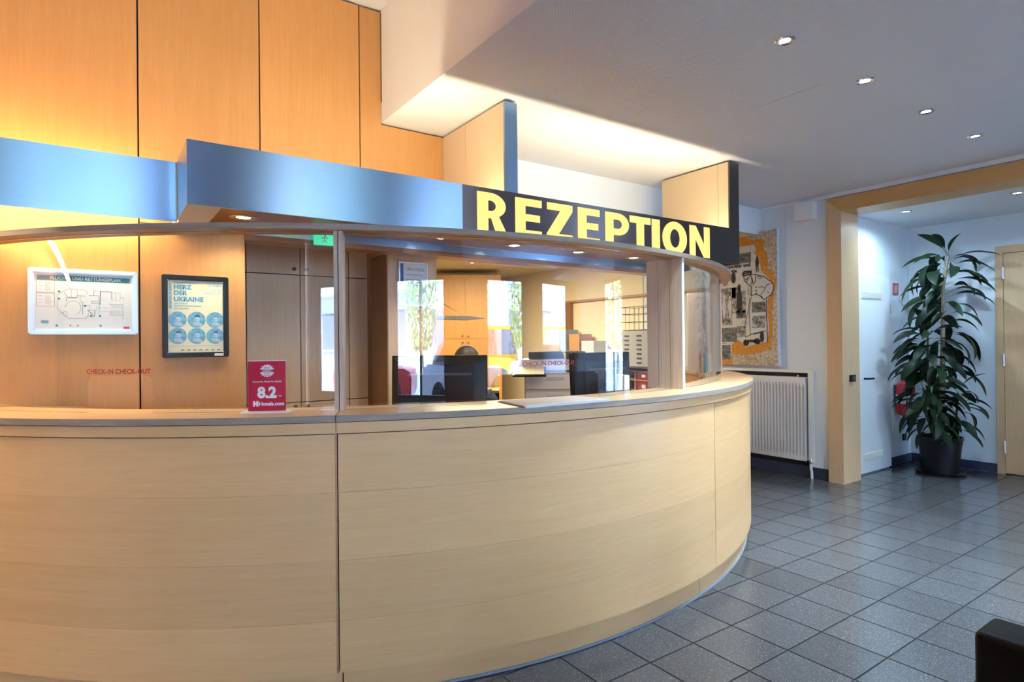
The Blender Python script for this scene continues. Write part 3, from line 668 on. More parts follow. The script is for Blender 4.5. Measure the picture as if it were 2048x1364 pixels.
ptxt('MUSIK FÜR DIE FREIHEIT', .0085, u0_+.022, 1.5535, .01); ptxt('13.10.2022', .0145, u1_-.004, 1.5450, .02, align='RIGHT')
ptxt('BERLINER', .0085, u1_-.008, 1.526, .0, align='RIGHT'); ptxt('PHILHARMONIE', .0085, u1_-.008, 1.516, .0, align='RIGHT'); ptxt('KAMMERMUSIKSAAL', .0085, u1_-.008, 1.506, .0, align='RIGHT')
ptxt('NATIONALES', .0098, u0_+.022, 1.4560, .015); ptxt('PRÄSIDENTENORCHESTER', .0098, u0_+.022, 1.4435, .015); ptxt('DER UKRAINE', .0098, u0_+.022, 1.4310, .015)
ptxt('BENEFIZKONZERT', .0145, u0_+.013, 1.433, .03, rotv=True)
for r_ in range(2):
    for c_ in range(3):
        cx_, cz_ = u0_+.0375+c_*.0805, 1.3815-r_*.078
        b = bmesh.new(); b.faces.new([b.verts.new((min(max(cx_+.0385*cos(2*pi*k/40), u0_-.003), u1_+.003), yq, cz_+.0385*sin(2*pi*k/40))) for k in range(40)]); obj('portrait_disc', b, 'blue_print2', po)
        b = bmesh.new()
        b.faces.new([b.verts.new((cx_+.003+.0115*cos(2*pi*k/20), yq-.0003, cz_+.008+.0155*sin(2*pi*k/20))) for k in range(20)])
        b.faces.new([b.verts.new((cx_+.003+.02*cos(R(q)), yq-.0003, cz_-.030+.021*sin(R(q)))) for q in range(0, 181, 15)])
        obj('portrait_figure', b, 'portrait_blue', po)
        b = bmesh.new(); b.faces.new([b.verts.new((cx_+.003+.0125*cos(R(q)), yq-.0005, cz_+.012+.0135*sin(R(q)))) for q in range(5, 176, 17)]); obj('portrait_hair', b, 'navy_print' if (r_+c_) % 2 else 'blue_print', po)
b = bmesh.new()
for k in range(7): rect(b, (0, yq, 0), X1, Z1, u0_+.05+k*.026, u0_+.064+k*.026, 1.233, 1.239)
rect(b, (0, yq, 0), X1, Z1, u0_, u1_-.01, 1.2545, 1.2557); obj('credit_line', b, 'ink_grey', po)
obj('sticker', box(px1-.066, px1-.026, 3.2165, 3.2178, pz0+.006, pz0+.018), 'paper', po)

# exit sign
ex = thing('exit_sign', 'small green emergency exit sign with running figure beneath the canopy', 'exit sign', (1.0, 3.2, 1.79))
obj('sign_body', box(.945, 1.055, 3.205, 3.222, 1.792, 1.852, .002), 'exit_green', ex)
b = bmesh.new(); o_ = (1.0, 3.2043, 1.824)
b.faces.new([b.verts.new((1.004+.005*cos(2*pi*k/12), 3.2043, 1.842+.005*sin(2*pi*k/12))) for k in range(12)])
for pts in ([(.002,.012),(-.002,-.006)], [(-.002,-.006),(.009,-.012),(.008,-.024)], [(-.002,-.006),(-.008,-.014),(-.018,-.020)], [(.002,.010),(.012,.003),(.017,.008)], [(.002,.010),(-.010,.008),(-.014,.000)]): stroke(b, pts, .0055, o_, X1, Z1)
obj('running_figure', b, 'white_print', ex)
obj('rod', tube([(1.0, 3.214, 1.852), (1.0, 3.214, 1.8612)], .004), 'silver', ex)

# award stand on the counter
aw = thing('award_stand', 'red acrylic rating card 8.2 on the counter beside the glass', 'sign stand', (.50, 2.30, ZT))
d_ = Vector((.118, -.062, 0)).normalized(); n_ = Vector((d_.y, -d_.x, 0))
if n_.y > 0: n_ = -n_
p0 = Vector((.4445, 2.330, ZT)); aw_w, aw_h = .131, .187
obj('base', prism([(-.018, -.022), (aw_w+.018, -.022), (aw_w+.018, .035), (-.018, .035)], p0, d_, n_, Z1, .006), 'paper', aw)
obj('card', prism([(0, .006), (aw_w, .006), (aw_w, aw_h), (0, aw_h)], p0, d_, Z1, n_, .005), 'award_red', aw)
obj('acrylic_edge', prism([(-.002, aw_h), (aw_w+.002, aw_h), (aw_w+.002, aw_h+.003), (-.002, aw_h+.003)], p0, d_, Z1, n_, .005), 'paper', aw)
fo = p0 + n_*.0056
def atxt(s, size, x, z, bold=0, align='CENTER'): obj('print', flat(text2d(s, size, bold, align), fo + d_*x + Vector((0, 0, z)), d_, Z1), 'white_print', aw)
atxt('8.2', .054, .066, .055, .05); atxt('/10', .011, .111, .056); atxt('Concorde Hotel Am Studio', .0092, .067, .110, .02); atxt('Hotels.com', .0190, .082, .0255, .03)
b = bmesh.new(); g = [(.067+(.022 if k % 2 else .027)*cos(2*pi*k/32), .152+(.020 if k % 2 else .0245)*sin(2*pi*k/32)) for k in range(32)]
b.faces.new([b.verts.new(fo + d_*x + Vector((0, 0, z))) for x, z in g]); obj('badge', b, 'white_print', aw)
b = bmesh.new(); rect(b, fo + n_*.0004, d_, Z1, .038, .096, .1475, .1565); obj('badge_ribbon', b, 'award_red', aw)
b = bmesh.new()
for z in (.150, .153): rect(b, fo + n_*.0007, d_, Z1, .052, .082, z, z+.0014)
obj('print', b, 'white_print', aw)
b = bmesh.new()
for k in range(5): rect(b, fo + n_*.0004, d_, Z1, .056, .078, (.160, .164, .143, .139, .135)[k], (.160, .164, .143, .139, .135)[k]+.0012)
obj('print', b, 'award_red', aw)
b = bmesh.new()
for x0, x1, z0, z1 in ((.017,.0245,.0225,.0425), (.0285,.036,.0225,.0425), (.0245,.0285,.029,.036)): rect(b, fo, d_, Z1, x0, x1, z0, z1)
obj('emblem', b, 'white_print', aw)

# writing pad / newspaper on the counter
nw = thing('newspaper', 'grey printed newspaper in a white-edged holder lying on the counter', 'newspaper', (1.53, 1.9, ZT))
obj('holder', prism([(1.305, 1.808), (1.735, 1.800), (1.742, 2.02), (1.352, 2.06)], (0, 0, ZT), (1, 0, 0), (0, 1, 0), Z1, .004), 'dark_grey', nw)
obj('paper_sheet', prism([(1.312, 1.816), (1.730, 1.808), (1.735, 2.012), (1.357, 2.05)], (0, 0, ZT+.0045), (1, 0, 0), (0, 1, 0), Z1, .003), 'news', nw)
obj('clip_bar', prism([(1.305, 1.794), (1.735, 1.786), (1.735, 1.800), (1.305, 1.808)], (0, 0, ZT), (1, 0, 0), (0, 1, 0), Z1, .009), 'white_plastic', nw)
# leaflets at the right end
for a, rr, wd, hh, m, lb in ((46.3, 2.60, .012, .135, 'art_orange', 'orange leaflet leaning upright on the far end of the counter'), (45.6, 2.625, .03, .14, 'blue_print', 'blue leaflet standing on the far end of the counter'), (44.6, 2.665, .06, .135, 'sheet_blue', 'pale blue leaflet block seen through the end of the screen')):
    l = tag(obj('leaflet', rot(box(-wd/2, wd/2, -.006, .006, 0, hh), (0, 0, 0), R(14), 'Y'), m), lb, 'leaflet')
    l.location = Vector(cp(rr, R(a), ZT+.004)); l.rotation_euler = (0, 0, R(a))

# ================================================================== RIGHT WALL
# collage painting (faces -x); board coordinates u along -y, v up
art = thing('collage_painting', 'large collage painting of old newspaper photos with orange paint on the white wall', 'painting', (5.25, 3.56, 1.009))
YA, YB2, ZA0, ZA1 = 3.175, 3.945, 1.009, 2.305
obj('canvas', box(5.252, 5.292, YA+.004, YB2, ZA0, ZA1), 'art_stone', art)
obj('canvas_edge', box(5.250, 5.292, YA, YA+.0035, ZA0, ZA1), 'art_silver', art)
aw_ = YB2-YA; ah_ = ZA1-ZA0
AO, AU, AV = Vector((5.2515, YB2, ZA0)), Vector((0, -1, 0)), Vector((0, 0, 1)); AN = Vector((-1, 0, 0))
def A(u, v): return (u*aw_, v*ah_)
def jag(pts, amp, n=5):
    out = []
    for (x0, y0), (x1, y1) in zip(pts, pts[1:]+pts[:1]):
        for k in range(n):
            t = k/n; j = amp if k else amp*.3
            out.append((x0+(x1-x0)*t+random.uniform(-j, j), y0+(y1-y0)*t+random.uniform(-j, j)))
    return out
rg = jag([(.02,.01),(.114,.006),(.351,.008),(.361,.09),(.512,.081),(.722,.091),(.908,.133),(.932,.217),(.914,.409),(.947,.532),(.976,.614),(.949,.682),(.86,.729),(.877,.787),(.817,.876),(.856,.931),(.709,.944),(.499,.985),(.02,.985)], .010)
obj('orange_paint', prism([A(*p) for p in rg], AO, AU, AV, AN, .0015), 'art_orange', art)
pg = jag([(.02,.10),(.17,.106),(.178,.043),(.335,.036),(.355,.16),(.431,.195),(.497,.177),(.545,.138),(.739,.167),(.864,.176),(.881,.285),(.861,.402),(.87,.494),(.931,.542),(.956,.599),(.858,.662),(.782,.709),(.753,.804),(.683,.843),(.723,.867),(.692,.911),(.497,.91),(.02,.94)], .004, 4)
obj('paper_layer', prism([A(*p) for p in pg], AO+AN*.0015, AU, AV, AN, .001), 'art_paper', art)
for u0, u1, v0, v1, m in ((.194,.42,.52,.60,'art_photo'), (.194,.36,.31,.52,'art_photo'), (.36,.56,.40,.57,'art_photo'), (.36,.47,.57,.60,'art_photo_dark'), (.42,.56,.36,.42,'art_photo_dark'), (.651,.838,.399,.477,'art_photo_dark'), (.648,.831,.281,.374,'art_photo'), (.166,.431,.18,.29,'art_photo_dark'), (.171,.33,.04,.155,'art_photo_dark'), (.431,.56,.215,.30,'art_photo'), (.40,.642,.78,.858,'art_photo_dark'), (.07,.152,.445,.567,'art_photo'), (.22,.30,.62,.67,'art_photo')):
    obj('photo_clipping', prism([A(u0,v0),A(u1,v0),A(u1,v1),A(u0,v1)], AO+AN*.0026, AU, AV, AN, .0008), m, art)
iw = AO+AN*.0042
wk = bmesh.new()
ik = bmesh.new()
def blob(cu_, cv_, ru, rv, n=14, bm=None):
    bm = bm or ik
    bm.faces.new([bm.verts.new(iw + AU*(cu_*aw_+ru*aw_*cos(2*pi*k/n)*random.uniform(.85, 1.1)) + AV*(cv_*ah_+rv*ah_*sin(2*pi*k/n)*random.uniform(.85, 1.1))) for k in range(n)])
blob(.385,.675,.034,.045); blob(.47,.50,.045,.10); blob(.47,.60,.024,.022); blob(.46,.40,.016,.04); blob(.50,.40,.016,.04)      # dark standing men
blob(.728,.77,.026,.038); blob(.73,.808,.014,.012); blob(.718,.72,.008,.025); blob(.742,.72,.008,.025)
for u in (.24, .33): blob(u,.46,.026,.055,12,wk); blob(u,.525,.016,.014,10,wk); blob(u-.008,.39,.008,.03,8,wk); blob(u+.010,.39,.008,.03,8,wk)   # pale children
blob(.225,.335,.012,.014,8); blob(.32,.335,.012,.014,8)
blob(.56,.172,.045,.026); blob(.72,.182,.05,.024); blob(.64,.185,.06,.012); blob(.785,.215,.032,.04)
for u, v in ((.55,.172),(.725,.178)): blob(u,v,.012,.008,8,wk)
for pts, w in (([(.525,.695),(.545,.715),(.645,.712),(.643,.69),(.53,.684),(.525,.70),(.64,.703)], .014), ([(.54,.68),(.545,.645),(.575,.63),(.60,.66),(.56,.655)], .008), ([(.60,.66),(.64,.685),(.658,.63),(.62,.60),(.575,.63)], .007), ([(.64,.69),(.71,.682),(.827,.66),(.94,.607),(.951,.57),(.917,.525),(.816,.488),(.78,.52)], .0075), ([(.71,.68),(.70,.63),(.672,.612),(.66,.655)], .007), ([(.735,.668),(.79,.66),(.788,.648),(.735,.655),(.735,.668)], .005), ([(.93,.605),(.86,.60),(.83,.565),(.78,.53)], .006), ([(.86,.545),(.90,.535)], .005), ([(.74,.585),(.80,.588),(.83,.575)], .006), ([(.644,.60),(.64,.56),(.646,.528),(.70,.535),(.765,.522),(.80,.50)], .008), ([(.60,.59),(.60,.545),(.646,.53)], .006),
    ([(.62,.51),(.603,.44),(.56,.34),(.535,.264)], .005), ([(.645,.52),(.61,.42),(.615,.30),(.63,.24)], .005), ([(.855,.495),(.845,.40),(.856,.30),(.858,.176)], .008), ([(.56,.215),(.64,.235),(.74,.25),(.84,.258)], .007), ([(.62,.235),(.72,.24),(.80,.252)], .005)): stroke(ik, [A(*p) for p in pts], w, iw, AU, AV)
for u, v in ((.71,.588),(.712,.562),(.714,.54)): blob(u, v, .010, .007, 8)
obj('ink_drawing', ik, 'ink', art, kind='stuff')
obj('pale_figures', wk, 'art_paper', art, kind='stuff')
tx = bmesh.new()
for r_ in range(14):
    for u in (.085, .50):
        v = (.88-r_*.021) if u < .3 else .36-r_*.012
        if u > .3 and r_ > 4: continue
        if random.random() < .8: rect(tx, iw, AU, AV, u*aw_, (u+.05+.05*random.random())*aw_, v*ah_, (v+.0045)*ah_)
for r_ in range(5): rect(tx, iw, AU, AV, .075*aw_, (.11+.025*random.random())*aw_, (.31+r_*.025)*ah_, (.316+r_*.025)*ah_)
obj('small_print', tx, 'ink_grey', art)
for s, sz, u, v, bd in (('Glücksritter und', .0455, .205, .752, .045), ('Generäle', .0455, .205, .716, .045), ('18', .062, .078, .243, .05), ('a b a u', .022, .19, .165, .03)): obj('headline', flat(text2d(s, sz, bd, 'LEFT', 1.06), iw + AN*.0003 + AU*(u*aw_) + AV*(v*ah_), AU, AV), 'ink', art)

# radiator
ra = thing('radiator', 'white ribbed panel radiator in the wall niche', 'radiator', (5.30, 3.5, 0))
bm = bmesh.new(); y0r, y1r, z0r, z1r, xr = 2.935, 4.10, .150, .900, 5.268
n = 36; P = (y1r-y0r)/n; prof = []
for i in range(n):
    y = y0r+i*P
    for f_, dx in ((0, 0), (.26, 0), (.36, .022), (.66, .022), (.76, 0)): prof.append((y+f_*P, dx))
prof.append((y1r, 0))
rows = [[bm.verts.new((xr+dx*g, y, z)) for z, g in ((z0r, 0), (z0r+.035, 0), (z0r+.07, 1), (z1r-.075, 1), (z1r-.04, 0), (z1r, 0))] for y, dx in prof]
for a, b in zip(rows, rows[1:]):
    for k in range(5): bm.faces.new((a[k], b[k], b[k+1], a[k+1]))
obj('ribbed_front', bm, 'paint_white', ra)
obj('body', merge([box(xr+.024, xr+.075, y0r, y1r, z0r+.004, z1r-.002), box(xr, xr+.024, y0r-.004, y0r, z0r, z1r), box(xr, xr+.075, y0r, y1r, z1r, z1r+.012)]), 'paint_white', ra)
obj('valve', merge([tube([(5.29, 2.935, .165), (5.29, 2.90, .165)], .014), lathe([(.016, 0), (.018, .02), (.016, .045)], 14, (5.285, 2.895, .135))]), 'chrome', ra, True)
obj('pipe', tube([(5.285, 2.895, .14), (5.284, 2.893, .085), (5.284, 2.888, .06), (5.284, 2.886, 0)], .012, 10), 'paint_white', ra, True)
obj('vent_valve', merge([lathe([(.008, 0), (.008, .02)], 8, (5.29, 3.01, .912))]), 'chrome', ra, True)
# box on the wall under the ceiling
sb = thing('wall_speaker', 'small white speaker box high on the wall beside the portal', 'speaker', (5.255, 2.90, 2.333))
obj('case', box(5.222, 5.2955, 2.816, 2.990, 2.338, 2.4945, .004, 2), 'paint_white', sb, True)
obj('grille', box(5.225, 5.29, 2.83, 2.976, 2.3325, 2.3375), 'white_plastic', sb)
# switch on the portal post
sw = thing('access_reader', 'black card reader with a blue tinge on the portal post', 'switch', (5.425, 2.59, .88))
obj('plate', box(5.385, 5.465, 2.578, 2.5975, .882, .943, .003), 'black_plastic', sw); obj('button', box(5.405, 5.445, 2.574, 2.578, .895, .93, .001), 'dark_grey', sw)

# ================================================================== ALCOVE THINGS
fs = thing('fire_sign', 'red fire extinguisher sign with white pictogram above the plant', 'sign', (6.537, 2.697, 1.70))
obj('plate', box(6.478, 6.596, 2.694, 2.6995, 1.697, 1.812), 'red_enamel', fs)
b = bmesh.new(); stroke(b, [(-.012,-.042),(-.012,.02),(.010,.02),(.010,-.042),(-.012,-.042)], .007, (6.527, 2.6935, 1.754), X1, Z1); stroke(b, [(0,.02),(0,.032),(.022,.036),(.032,.005),(.022,-.035)], .007, (6.527, 2.6935, 1.754), X1, Z1); obj('pictogram', b, 'white_print', fs)
fe = thing('fire_extinguisher', 'red fire extinguisher on the alcove wall behind the plant', 'extinguisher', (6.50, 2.60, .50))
obj('cylinder', lathe([(.06, 0), (.078, .012), (.080, .03), (.080, .27), (.066, .31), (.03, .335), (.026, .35)], 24, (6.50, 2.605, .505)), 'red_enamel', fe, True)
obj('valve', merge([lathe([(.022, 0), (.022, .035)], 12, (6.50, 2.605, .855)), box(6.47, 6.56, 2.595, 2.615, .885, .90)]), 'black_plastic', fe)
obj('hose', tube([(6.49, 2.60, .87), (6.44, 2.57, .84), (6.415, 2.56, .74), (6.418, 2.56, .62)], .009), 'black_plastic', fe, True)
obj('label_band', lathe([(.0806, 0), (.0806, .09)], 24, (6.50, 2.605, .62)), 'paper', fe, True)
obj('wall_bracket', box(6.47, 6.53, 2.68, 2.699, .6, .8), 'dark_grey', fe)
sk = thing('wall_socket', 'black wall socket low in the alcove corner', 'socket', (6.685, 2.69, .225)); obj('plate', box(6.65, 6.722, 2.688, 2.6995, .226, .296, .003), 'black_plastic', sk); obj('insert', box(6.668, 6.704, 2.685, 2.688, .243, .279), 'dark_grey', sk)

# dracaena
PX, PY = 6.42, 2.29
pt = thing('potted_plant', 'tall dracaena with drooping dark leaves in a black pot in the alcove corner', 'plant', (PX, PY, 0))
pot = obj('pot', lathe([(.135, .018), (.14, .02), (.172, .31), (.180, .315), (.180, .345), (.170, .345), (.165, .30), (.02, .295)], 32, (PX, PY, 0)), 'pot_black', pt, True)
obj('saucer', lathe([(.16, 0), (.19, .004), (.197, .026), (.188, .026), (.18, .012), (.02, .011)], 32, (PX, PY, 0)), 'pot_black', pt, True)
obj('soil', lathe([(.163, .30), (.1, .306), (.01, .308)], 24, (PX, PY, 0)), 'soil', pt, True)
def leaf_mesh(k):
    rnd = random.Random(k); bm = bmesh.new(); Lg = 1.0; rows = []; n = 12
    droop = (.85, 1.1, 1.4, .5)[k]; x = z = 0; ang = R((40, 46, 50, 22)[k])
    for i in range(n+1):
        t = i/n
        w = .006 if t < .30 else .006+.105*math.sin(pi*min(1, (t-.28)/.72))**.75
        if t > .97: w = .003
        tw = .15*math.sin(t*3+k)
        fold = w*.35
        rows.append([bm.verts.new((x, -w, z+fold+tw*w)), bm.verts.new((x, 0, z)), bm.verts.new((x, w, z+fold-tw*w))])
        x += cos(ang)/n; z += sin(ang)/n; ang -= droop*(1.9/n)*(1.3 if t < .5 else .8)
    for a, b in zip(rows, rows[1:]):
        for q in range(2): bm.faces.new((a[q], b[q], b[q+1], a[q+1]))
    for f in bm.faces: f.smooth = True
    me = bpy.data.meshes.new('leaf'); bm.to_mesh(me); bm.free(); me.materials.append(MATS['leaf']); return me
LM = [leaf_mesh(k) for k in range(4)]
def stem(pts, rad, mat='stem_green'): obj('stem', tube(pts, rad, 8), mat, pt, True)
vx, vy = cos(YAW), -sin(YAW)          # direction that runs across the picture
def across(s, d, z): return Vector((PX + vx*s + sin(YAW)*d, PY + vy*s + cos(YAW)*d, z))
stemsdef = [ ([across(.02,0,.3), across(.03,.0,.8), across(.04,0,1.3), across(.05,0,1.75), across(.10,0,2.02)], [.024,.022,.018,.014,.012], 70, .47, .82),
             ([across(-.05,-.02,.3), across(-.10,-.02,.7), across(-.12,-.02,1.05), across(-.10,0,1.32)], [.016,.014,.011,.008], 50, .42, .36),
             ([across(.06,-.04,.3), across(.12,-.05,.55), across(.14,-.05,.75)], [.012,.010,.008], 26, .36, .12),
             ([across(-.08,-.06,.3), across(-.16,-.06,.55), across(-.19,-.06,.80)], [.012,.010,.008], 30, .34, .12) ]
rnd = random.Random(11)
for si, (pts, rad, nl, L0, tmin) in enumerate(stemsdef):
    stem(pts, rad, 'trunk_tan' if si == 0 else 'stem_green')
    for k in range(nl):
        f = k/(nl-1); t = (.30 if si == 0 else .18) + f*(.70 if si == 0 else .82)
        q = t*(len(pts)-1); i = min(int(q), len(pts)-2); p = pts[i].lerp(pts[i+1], q-i)
        az = k*2.39996 + rnd.uniform(-.3, .3) + si
        Ln = L0*rnd.uniform(.72, 1.05)*(1-.18*max(0, f-.85)/.15)
        m = LM[3] if f > .93 else LM[(0, 1, 0, 2, 0)[rnd.randrange(5)]]
        up = (.9 if f > .95 else .25 if f > .85 else 0) - (.35 if f < .3 else 0) + rnd.uniform(-.12, .12)
        # keep leaves clear of the two walls
        for _ in range(20):
            tip = p + Vector((cos(az), sin(az), 0))*Ln*.86
            if tip.x < 6.80 and tip.y < (2.46 if p.z < 1.25 and tip.x > 6.30 else 2.60): break
            az += .5
        o = bpy.data.objects.new('leaf', m); COL.objects.link(o); o.parent = pt
        o.location = p - Vector((PX, PY, 0)); o.rotation_euler = (rnd.uniform(-.5, .5), -up, az); o.scale = (Ln, Ln*rnd.uniform(.75, 1.05), Ln)

# ================================================================== ARMCHAIR (front right corner)
ac = thing('armchair', 'black leather armchair whose arm shows in the bottom right corner', 'armchair', (1.98, .05, 0))
obj('arm', box(1.545, 1.665, -.36, .495, .10, .625, .018, 3), 'black_leather', ac, True); obj('arm', box(2.28, 2.40, -.36, .495, .10, .625, .018, 3), 'black_leather', ac, True)
obj('piping', tube([(1.549, -.33, .603), (1.549, .47, .603)], .005), 'black_leather', ac, True)
obj('seat_cushion', box(1.668, 2.277, -.22, .48, .26, .43, .03, 3), 'black_leather', ac, True); obj('seat_base', box(1.668, 2.277, -.34, .48, .10, .258), 'black_leather', ac)
obj('back', box(1.668, 2.277, -.36, -.225, .10, .72, .03, 3), 'black_leather', ac, True)
for x in (1.58, 2.36):
    for y in (-.32, .45): obj('leg', lathe([(.018, 0), (.02, .10)], 12, (x, y, 0)), 'chrome', ac, True)

# ================================================================== OFFICE BEHIND THE SCREEN
# built-in cupboards
cb = thing('built_in_cupboard', 'maple built-in cupboards with small knobs behind the counter', 'cupboard', (1.08, 4.2, 0))
obj('body', box(.62, 1.545, 4.02, 4.5, 0, ZO-.002), 'gap_dark', cb)
for x0, x1 in ((.62, .755), (.755, 1.085), (1.085, 1.41), (1.41, 1.545)):
    for z0, z1 in ((.02, .878), (.882, 1.711), (1.715, 2.26)):
        d = obj('door', box(x0+.003, x1-.003, 4.0, 4.02, z0+.001, z1-.001), 'maple_pale_lit', cb)
        if x1 in (1.085, 1.41):
            kx = x1-.04 if x1 == 1.085 else x0+.04
            if z0 != .882: obj('knob', tube([(kx, 4.0, 1.75 if z0 > 1 else .855), (kx, 3.975, 1.75 if z0 > 1 else .855)], .011, 10), 'dark_grey', d, True)
struct('wall_recess', box(1.546, 2.1, 4.32, 4.36, 0, ZO), 'dark_wood', 'dark wood recess beside the cupboards')
up = thing('pillar_panel', 'pale maple pillar panel carrying the certificate', 'pillar', (1.70, 3.75, 0))
obj('face', box(1.527, 1.876, 3.60, 3.62, 0, 1.853), 'maple_pale_lit', up); obj('core', box(1.56, 1.86, 3.62, 3.97, 0, 1.853), 'dark_wood', up)
cf = thing('certificate', 'framed blue and white URKUNDE certificate on the maple pillar', 'certificate', (1.70, 3.59, 1.505))
frame_y(cf, 'frame_bar', 1.598, 1.804, 1.505, 1.791, .008, 3.583, 3.599, 'silver', .004)
obj('sheet', box(1.604, 1.798, 3.590, 3.599, 1.511, 1.785), 'sheet_blue', cf)
b = bmesh.new(); rect(b, (0, 3.5894, 0), X1, Z1, 1.610, 1.632, 1.63, 1.78); obj('blue_band', b, 'navy_print', cf)
obj('certificate_text', flat(text2d('URKUNDE', .030, .01, 'LEFT'), (1.642, 3.5892, 1.735), X1, Z1), 'ink_grey', cf)
for k, (s, z) in enumerate((('Concorde Hotel Am Studio', 1.705), ('', 1.68))):
    if s: obj('certificate_text', flat(text2d(s, .0115, .02, 'LEFT'), (1.642, 3.5892, z), X1, Z1), 'ink_grey', cf)
b = bmesh.new()
for z, w in ((1.675, .11), (1.66, .12), (1.65, .13), (1.64, .12)): rect(b, (0, 3.5892, 0), X1, Z1, 1.642, 1.642+w, z, z+.004)
obj('print_lines', b, 'ink_grey', cf, kind='stuff')

def yawed(bm, c, a): return rot(bm, c, a)
# tall angled cabinet at the back of the office
tc_ = thing('tall_cabinet', 'tall orange-brown office cabinet with four doors and brass knobs', 'cabinet', (4.3, 7.2, 0))
ca = -R(31); cc = (4.2, 7.1, 0)
obj('body', yawed(box(cc[0]-.55, cc[0]+.45, cc[1]+.02, cc[1]+.5, 0, 2.2), cc, ca), 'office_wood', tc_)
for x0, x1 in ((-.55, -.05), (-.05, .45)):
    for z0, z1 in ((.05, 1.315), (1.319, 2.2)):
        d = obj('door', yawed(box(cc[0]+x0+.002, cc[0]+x1-.002, cc[1], cc[1]+.02, z0, z1), cc, ca), 'office_wood', tc_)
        kx = cc[0]-.05 + (-.04 if x0 < -.1 else .04); z = 1.27 if z0 < 1 else 1.36
        obj('knob', yawed(tube([(kx, cc[1], z), (kx, cc[1]-.025, z)], .014, 10), cc, ca), 'brass_ring', d, True)
# copier
cpz = thing('copier', 'grey-white floor copier with paper drawers and tilted panel', 'copier', (3.55, 4.45, 0))
pc = (3.55, 4.45, 0); pa = -R(38)
def CB(x0, x1, y0, y1, z0, z1, bev=.006): return yawed(box(pc[0]+x0, pc[0]+x1, pc[1]+y0, pc[1]+y1, z0, z1, bev, 2), pc, pa)
obj('body', CB(-.26, .30, -.26, .30, .03, .98), 'grey_plastic', cpz); obj('scanner', CB(-.28, .30, -.27, .30, 1.0, 1.10), 'white_plastic', cpz); obj('lid', CB(-.22, .30, -.24, .28, 1.105, 1.17), 'dark_grey', cpz)
for z0, z1 in ((.62, .80), (.83, .965)):
    d = obj('drawer', CB(-.25, .29, -.275, -.26, z0, z1, .003), 'white_plastic', cpz); obj('handle', CB(-.06, .10, -.283, -.275, z1-.05, z1-.025, .002), 'grey_plastic', d)
obj('drawer', CB(-.25, .29, -.275, -.26, .10, .59, .003), 'white_plastic', cpz)
tp = yawed(rot(box(pc[0]-.36, pc[0]-.06, pc[1]-.42, pc[1]-.24, .985, 1.003, .006, 2), (pc[0], pc[1]-.33, .99), R(24), 'X'), pc, pa)
obj('control_panel', tp, 'black_plastic', cpz)
obj('panel_screen', yawed(rot(box(pc[0]-.34, pc[0]-.08, pc[1]-.405, pc[1]-.26, 1.0035, 1.007), (pc[0], pc[1]-.33, .99), R(24), 'X'), pc, pa), 'paper_cream', cpz)
# side desk with card
sd = thing('side_desk', 'small wooden side desk with black front behind the counter', 'desk', (3.0, 5.0, 0))
sc_ = (2.98, 4.98, 0); sa = -R(35)
def SB(x0, x1, y0, y1, z0, z1): return yawed(box(sc_[0]+x0, sc_[0]+x1, sc_[1]+y0, sc_[1]+y1, z0, z1), sc_, sa)
obj('table_top', SB(-.20, .26, -.10, .5, .775, .80), 'office_wood', sd); obj('front', SB(-.20, .26, -.08, -.06, .0, .775), 'black_plastic', sd)
for x in (-.16, .10): obj('upright', SB(x-.03, x+.03, .30, .34, .80, 1.02), 'office_wood', sd)
obj('back_rest', SB(-.2, .26, .34, .36, .80, 1.0), 'paper_cream', sd)
tag(obj('card_stand', SB(-.04, .035, .02, .028, .8005, .91), 'office_wood'), 'small brown table card on the side desk', 'card')
tag(obj('paper_stack', SB(-.18, -.05, .06, .24, .8005, .84), 'paper_cream'), 'stack of cream paper on the side desk', 'paper')
# monitors
def monitor(name, label, c, a, w, h, tilt):
    t = thing(name, label, 'monitor', (c[0], c[1], .74)); zc = c[2]
    def MB(x0, x1, y0, y1, z0, z1, bev=.004): return rot(rot(box(c[0]+x0, c[0]+x1, c[1]+y0, c[1]+y1, z0, z1, bev, 2), (c[0], c[1], zc), tilt, 'X'), c, a)
    obj('bezel', MB(-w/2, w/2, -.012, .018, zc-h/2, zc+h/2), 'black_plastic', t)
    bm = bmesh.new()      # raised back shell facing the counter
    o_ = [(-w/2+.004, zc-h/2+.004), (w/2-.004, zc-h/2+.004), (w/2-.004, zc+h/2-.004), (-w/2+.004, zc+h/2-.004)]
    i_ = [(-w/2+.06, zc-h/2+.04), (w/2-.06, zc-h/2+.04), (w/2-.06, zc+h/2-.05), (-w/2+.06, zc+h/2-.05)]
    va = [bm.verts.new((c[0]+x, c[1]-.0125, z)) for x, z in o_]; vb = [bm.verts.new((c[0]+x, c[1]-.045, z)) for x, z in i_]
    bm.faces.new(vb); bm.faces.new(va[::-1])
    for k in range(4): bm.faces.new((va[k], va[(k+1) % 4], vb[(k+1) % 4], vb[k]))
    bmesh.ops.bevel(bm, geom=bm.edges[:], offset=.004, segments=2, affect='EDGES')
    sh_ = obj('back_shell', rot(rot(bm, (c[0], c[1], zc), tilt, 'X'), c, a), 'black_plastic', t)
    obj('vent_bar', MB(-w*.32, w*.34, -.049, -.0455, zc+h*.16, zc+h*.20, .001), 'dark_grey', t)
    obj('screen', MB(-w/2+.012, w/2-.012, .0185, .0195, zc-h/2+.015, zc+h/2-.012, 0), 'dark_grey', t)
    obj('neck', rot(box(c[0]-.035, c[0]+.035, c[1]-.075, c[1]-.048, .755, zc-.02), c, a), 'black_plastic', t)
    obj('foot', rot(box(c[0]-.12, c[0]+.12, c[1]-.13, c[1]+.08, .741, .755, .005, 2), c, a), 'black_plastic', t)
